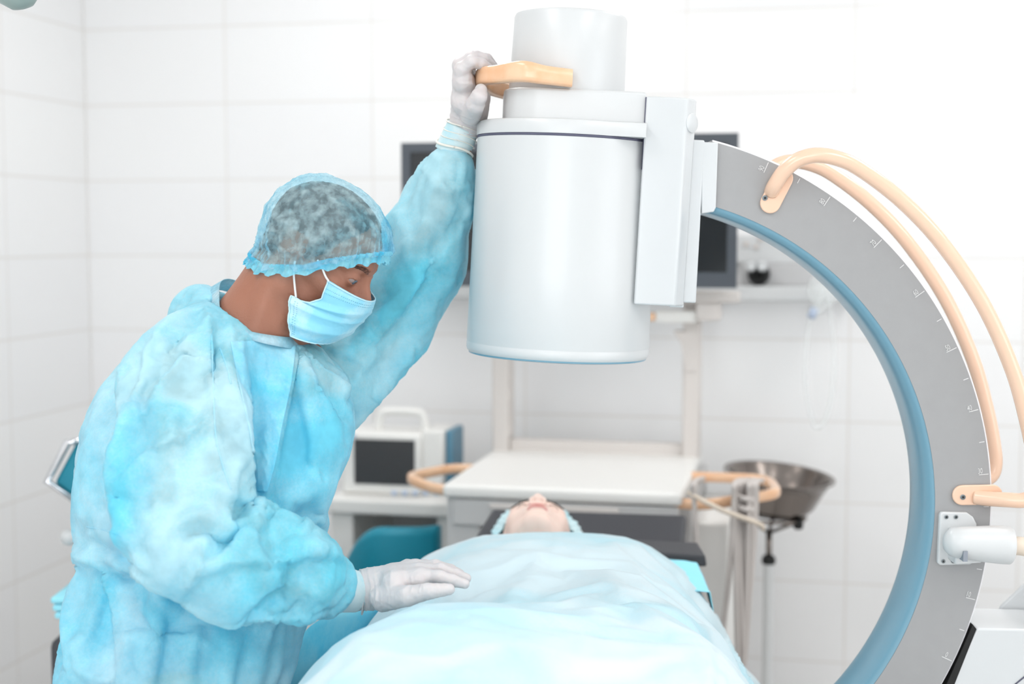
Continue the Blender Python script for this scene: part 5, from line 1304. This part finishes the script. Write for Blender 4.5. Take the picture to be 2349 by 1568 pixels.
for sgn, zc, hh in ((1, -0.0575, 0.0042), (-1, -0.0695, 0.005)):
    gr = []
    for i in range(21):
        t = -1 + 2 * i / 20; y = 0.0225 * t
        for j in range(5):
            z = zc + (j / 4 - 0.5) * 2 * hh * math.sqrt(max(0, 1 - t * t)); gr.append((surf_x(None, y, z, True, False) + 0.0006 + 0.0005 * (1 - t * t), y, z))
    lpv.append((PO + np.array(gr) @ PA.T, grid_faces(5, 21)))
part('lips', join(*lpv), M['lip'], pat, recalc=True, solid=0.0005)
def prim(x): return np.interp(x, (-0.09, 0.0, 0.04, 0.09), (-0.05, -0.03, 0.025, 0.058))
cv2, cf2, _, _ = cap_mesh(PO, PA, prim, 0.0, 0.089, 0.078, 0.115, 0.10, 0.098, 0.094, 0.018, 240, 60, 0.004, 6.0)
part('bouffant_cap', (cv2, cf2), M['cap_light'], pat, recalc=False, label='light blue bouffant cap')

# ------------------------------------------------------------------ the drape over the patient
DR = [(2.93, [(905, 1440), (935, 1360), (985, 1296), (1080, 1240), (1200, 1226), (1330, 1230), (1420, 1241), (1500, 1284), (1570, 1345), (1610, 1410), (1630, 1500)]),
      (2.84, [(895, 1450), (930, 1345), (985, 1268), (1080, 1219), (1200, 1206), (1330, 1208), (1420, 1216), (1510, 1256), (1585, 1330), (1625, 1400), (1645, 1500)]),
      (2.72, [(880, 1440), (918, 1340), (975, 1264), (1080, 1221), (1200, 1211), (1330, 1213), (1420, 1221), (1520, 1264), (1600, 1342), (1640, 1420), (1665, 1510)]),
      (2.50, [(790, 1560), (840, 1450), (915, 1345), (1040, 1282), (1190, 1262), (1330, 1262), (1440, 1278), (1530, 1316), (1615, 1395), (1665, 1480), (1690, 1580)]),
      (2.36, [(700, 1600), (770, 1500), (860, 1412), (980, 1350), (1120, 1310), (1300, 1298), (1450, 1316), (1550, 1360), (1640, 1440), (1690, 1530), (1715, 1620)]),
      (2.20, [(660, 1650), (740, 1545), (830, 1440), (950, 1392), (1090, 1352), (1300, 1338), (1470, 1362), (1580, 1420), (1670, 1500), (1725, 1590), (1750, 1680)]),
      (2.06, [(620, 1690), (720, 1550), (825, 1430), (942, 1374), (1080, 1362), (1300, 1376), (1490, 1400), (1610, 1460), (1700, 1540), (1760, 1630), (1790, 1740)]),
      (1.90, [(560, 1780), (650, 1620), (760, 1500), (880, 1440), (1060, 1424), (1300, 1430), (1500, 1462), (1640, 1520), (1760, 1620), (1830, 1740), (1870, 1860)]),
      (1.60, [(420, 2050), (520, 1850), (620, 1710), (800, 1620), (1050, 1590), (1300, 1592), (1550, 1625), (1720, 1700), (1860, 1830), (1950, 1980), (1990, 2150)]),
      (1.30, [(250, 2400), (380, 2150), (520, 1960), (740, 1850), (1050, 1800), (1330, 1800), (1600, 1860), (1800, 1970), (1960, 2150), (2060, 2350), (2110, 2550)]),
      (1.12, [(150, 2600), (300, 2400), (480, 2180), (720, 2050), (1050, 2000), (1350, 2010), (1650, 2080), (1880, 2230), (2060, 2430), (2160, 2620), (2200, 2800)])]
NU = 210
def resample(pts, n):
    d = np.concatenate([[0], np.cumsum([np.linalg.norm(pts[i + 1] - pts[i]) for i in range(len(pts) - 1)])]); t = np.linspace(0, d[-1], n)
    a = np.array(pts); return np.stack([np.interp(t, d, a[:, k]) for k in range(3)], 1)
RR = []
for z, pl in DR:
    pts = [P(x, y, z) for x, y in pl]
    yy = np.mean([q[1] for q in pts]); pts = [np.array((q[0], yy * 0.7 + q[1] * 0.3, q[2])) for q in pts]
    l, r_ = pts[0], pts[-1]
    pts = [l + np.array((-0.03, 0, min(-0.02, 0.70 - l[2]))), l + np.array((-0.018, 0, min(-0.01, 0.5 * (0.70 - l[2]))))] + pts + [r_ + np.array((0.018, 0, min(-0.01, 0.5 * (0.70 - r_[2])))), r_ + np.array((0.03, 0, min(-0.02, 0.70 - r_[2])))]
    RR.append(resample(catmull(pts, 8), NU))
rws = []
cols = np.array(RR)                                             # rows x NU x 3
dist = np.array([r[0] for r in DR]); 
fine = catmull([c_.reshape(-1) for c_ in cols], 22)
fine = np.array(fine); NV = len(fine); dv_ = fine.reshape(NV * NU, 3)
dfaces = np.array(grid_faces(NU, NV))
dn = normals(dv_, dfaces)
if dn[(NV // 2) * NU + NU // 2][2] < 0: dn = -dn; dfaces = dfaces[:, ::-1]
DF = [([(1240, 1245), (1350, 1305), (1430, 1355), (1499, 1403), (1571, 1488), (1608, 1568)], 0.016, 60, 7), ([(1350, 1266), (1435, 1335), (1512, 1352), (1571, 1403), (1606, 1475)], 0.011, 8, 22),
      ([(1590, 1440), (1608, 1490), (1622, 1568)], -0.018, 8, 8), ([(1388, 1224), (1420, 1262), (1480, 1345)], 0.008, 8, 20), ([(1612, 1460), (1620, 1510), (1634, 1568)], 0.010, 6, 26),
      ([(1043, 1255), (1096, 1262), (1133, 1245), (1160, 1263)], 0.007, 6, 18), ([(1050, 1360), (1100, 1352), (1150, 1362), (1190, 1372)], 0.008, 12, 6),
      ([(825, 1460), (951, 1476), (1024, 1476), (1090, 1453), (1152, 1453), (1190, 1480), (1240, 1515)], 0.009, 8, 26), ([(1327, 1480), (1337, 1420), (1370, 1425), (1420, 1436)], 0.007, 12, 8),
      ([(1318, 1242), (1400, 1281), (1440, 1320)], 0.007, 8, 22), ([(1230, 1245), (1225, 1275), (1200, 1320)], 0.006, 8, 16), ([(1090, 1320), (1150, 1280), (1230, 1250)], 0.006, 14, 8), ([(1000, 1300), (1060, 1290), (1130, 1300)], 0.005, 8, 14),
      ([(1140, 1345), (1200, 1310), (1280, 1290)], 0.005, 12, 8), ([(1160, 1400), (1280, 1395), (1380, 1440), (1450, 1530)], 0.007, 10, 40), ([(880, 1430), (960, 1410), (1060, 1425)], 0.006, 8, 22),
      ([(700, 1540), (800, 1470), (900, 1430)], 0.007, 10, 24), ([(1030, 1560), (1060, 1500), (1110, 1470)], 0.006, 10, 20), ([(1520, 1262), (1560, 1330), (1600, 1390), (1660, 1450)], 0.007, 8, 10),
      ([(1630, 1480), (1680, 1500), (1720, 1545)], 0.006, 8, 16), ([(1640, 1450), (1660, 1510), (1668, 1568)], 0.006, 10, 10), ([(1440, 1530), (1500, 1500), (1570, 1490)], 0.005, 8, 18), ([(1200, 1560), (1300, 1530), (1400, 1560)], 0.005, 10, 20)]
dd = crease(dv_, dn, DF) * 0.9
dd = dd + 0.003 * (crumple(dv_ * np.array((1, 0.8, 1)), 6.5, 20.0) - 0.25) + 0.0006 * (crumple(dv_, 19.0, 41.0) - 0.2)
hang = np.clip((0.98 - dv_[:, 2]) / 0.2, 0, 1)
dd = dd + hang * 0.010 * np.sin(dv_[:, 1] * 42 + 2 * gnoise(dv_ * 5)) 
dv_ = dv_ + dn * dd[:, None]
dv_[:, 2] = np.where((dv_[:, 0] > TX0 - 0.0) & (dv_[:, 0] < TX1 + 0.0), np.maximum(dv_[:, 2], TT + 0.008), dv_[:, 2])
dv_ = settle(dv_, dfaces, np.full(len(dv_), 0.06), 0.06, 0.06, 4.0, 22)
inn = (dv_[:, 0] > TX0 - 0.004) & (dv_[:, 0] < TX1 + 0.004) & (dv_[:, 1] < 2.99)
dv_[:, 2] = np.where(inn, np.maximum(dv_[:, 2], TT + 0.004), dv_[:, 2])
single('surgical_drape', (dv_, dfaces), M['drape'], (0.05, 2.1, 0.85), 'pale blue crumpled drape spread over the lying patient', 'drape', recalc=False, solid=0.0012)
# sheet end over the pad beside the shoulder
ce = []
NX, NY = 40, 40
for j in range(NY):
    t = j / (NY - 1)
    for i in range(NX):
        s = i / (NX - 1)
        a = P(1515 + 95 * s, 1286 + 8 * s * s, 2.9); q = a + np.array((0.02 * max(0, s - 0.6), -0.20 * t * 1.0, -0.012 * t - 0.10 * max(0, s - 0.82) / 0.18 * (0.4 + 0.6 * t)))
        ce.append(q)
ce = np.array(ce); ce[:, 2] += 0.0025 * crumple(ce, 12, 8)
single('sheet', (ce, grid_faces(NX, NY)), M['light_blue_cloth'], P(1580, 1340, 2.8), 'light blue sheet end lying over the charcoal side pad of the table', 'sheet', solid=0.0015)

# lower drape side between gown and table, its shade put into deeper cyan
te = catmull([P(905, 1378, 2.66), P(850, 1392, 2.58), P(750, 1412, 2.46), P(672, 1478, 2.38), P(612, 1580, 2.30), P(560, 1700, 2.2)], 12)
hs = []
for i, q in enumerate(te):
    for j in range(26):
        t = j / 25; hs.append(q + np.array((-0.015 * t + 0.006 * math.sin(i * 0.42) * t, 0.0, -0.30 * t)))
hs = np.array(hs); hs[:, 0] += 0.003 * crumple(hs, 9, 3)
single('sheet', (hs, grid_faces(26, len(te))), M['cyan_sheet'], P(750, 1480, 2.4), 'bright cyan sheet hanging off the table side between the blue gown and the drape', 'sheet', solid=0.0015)
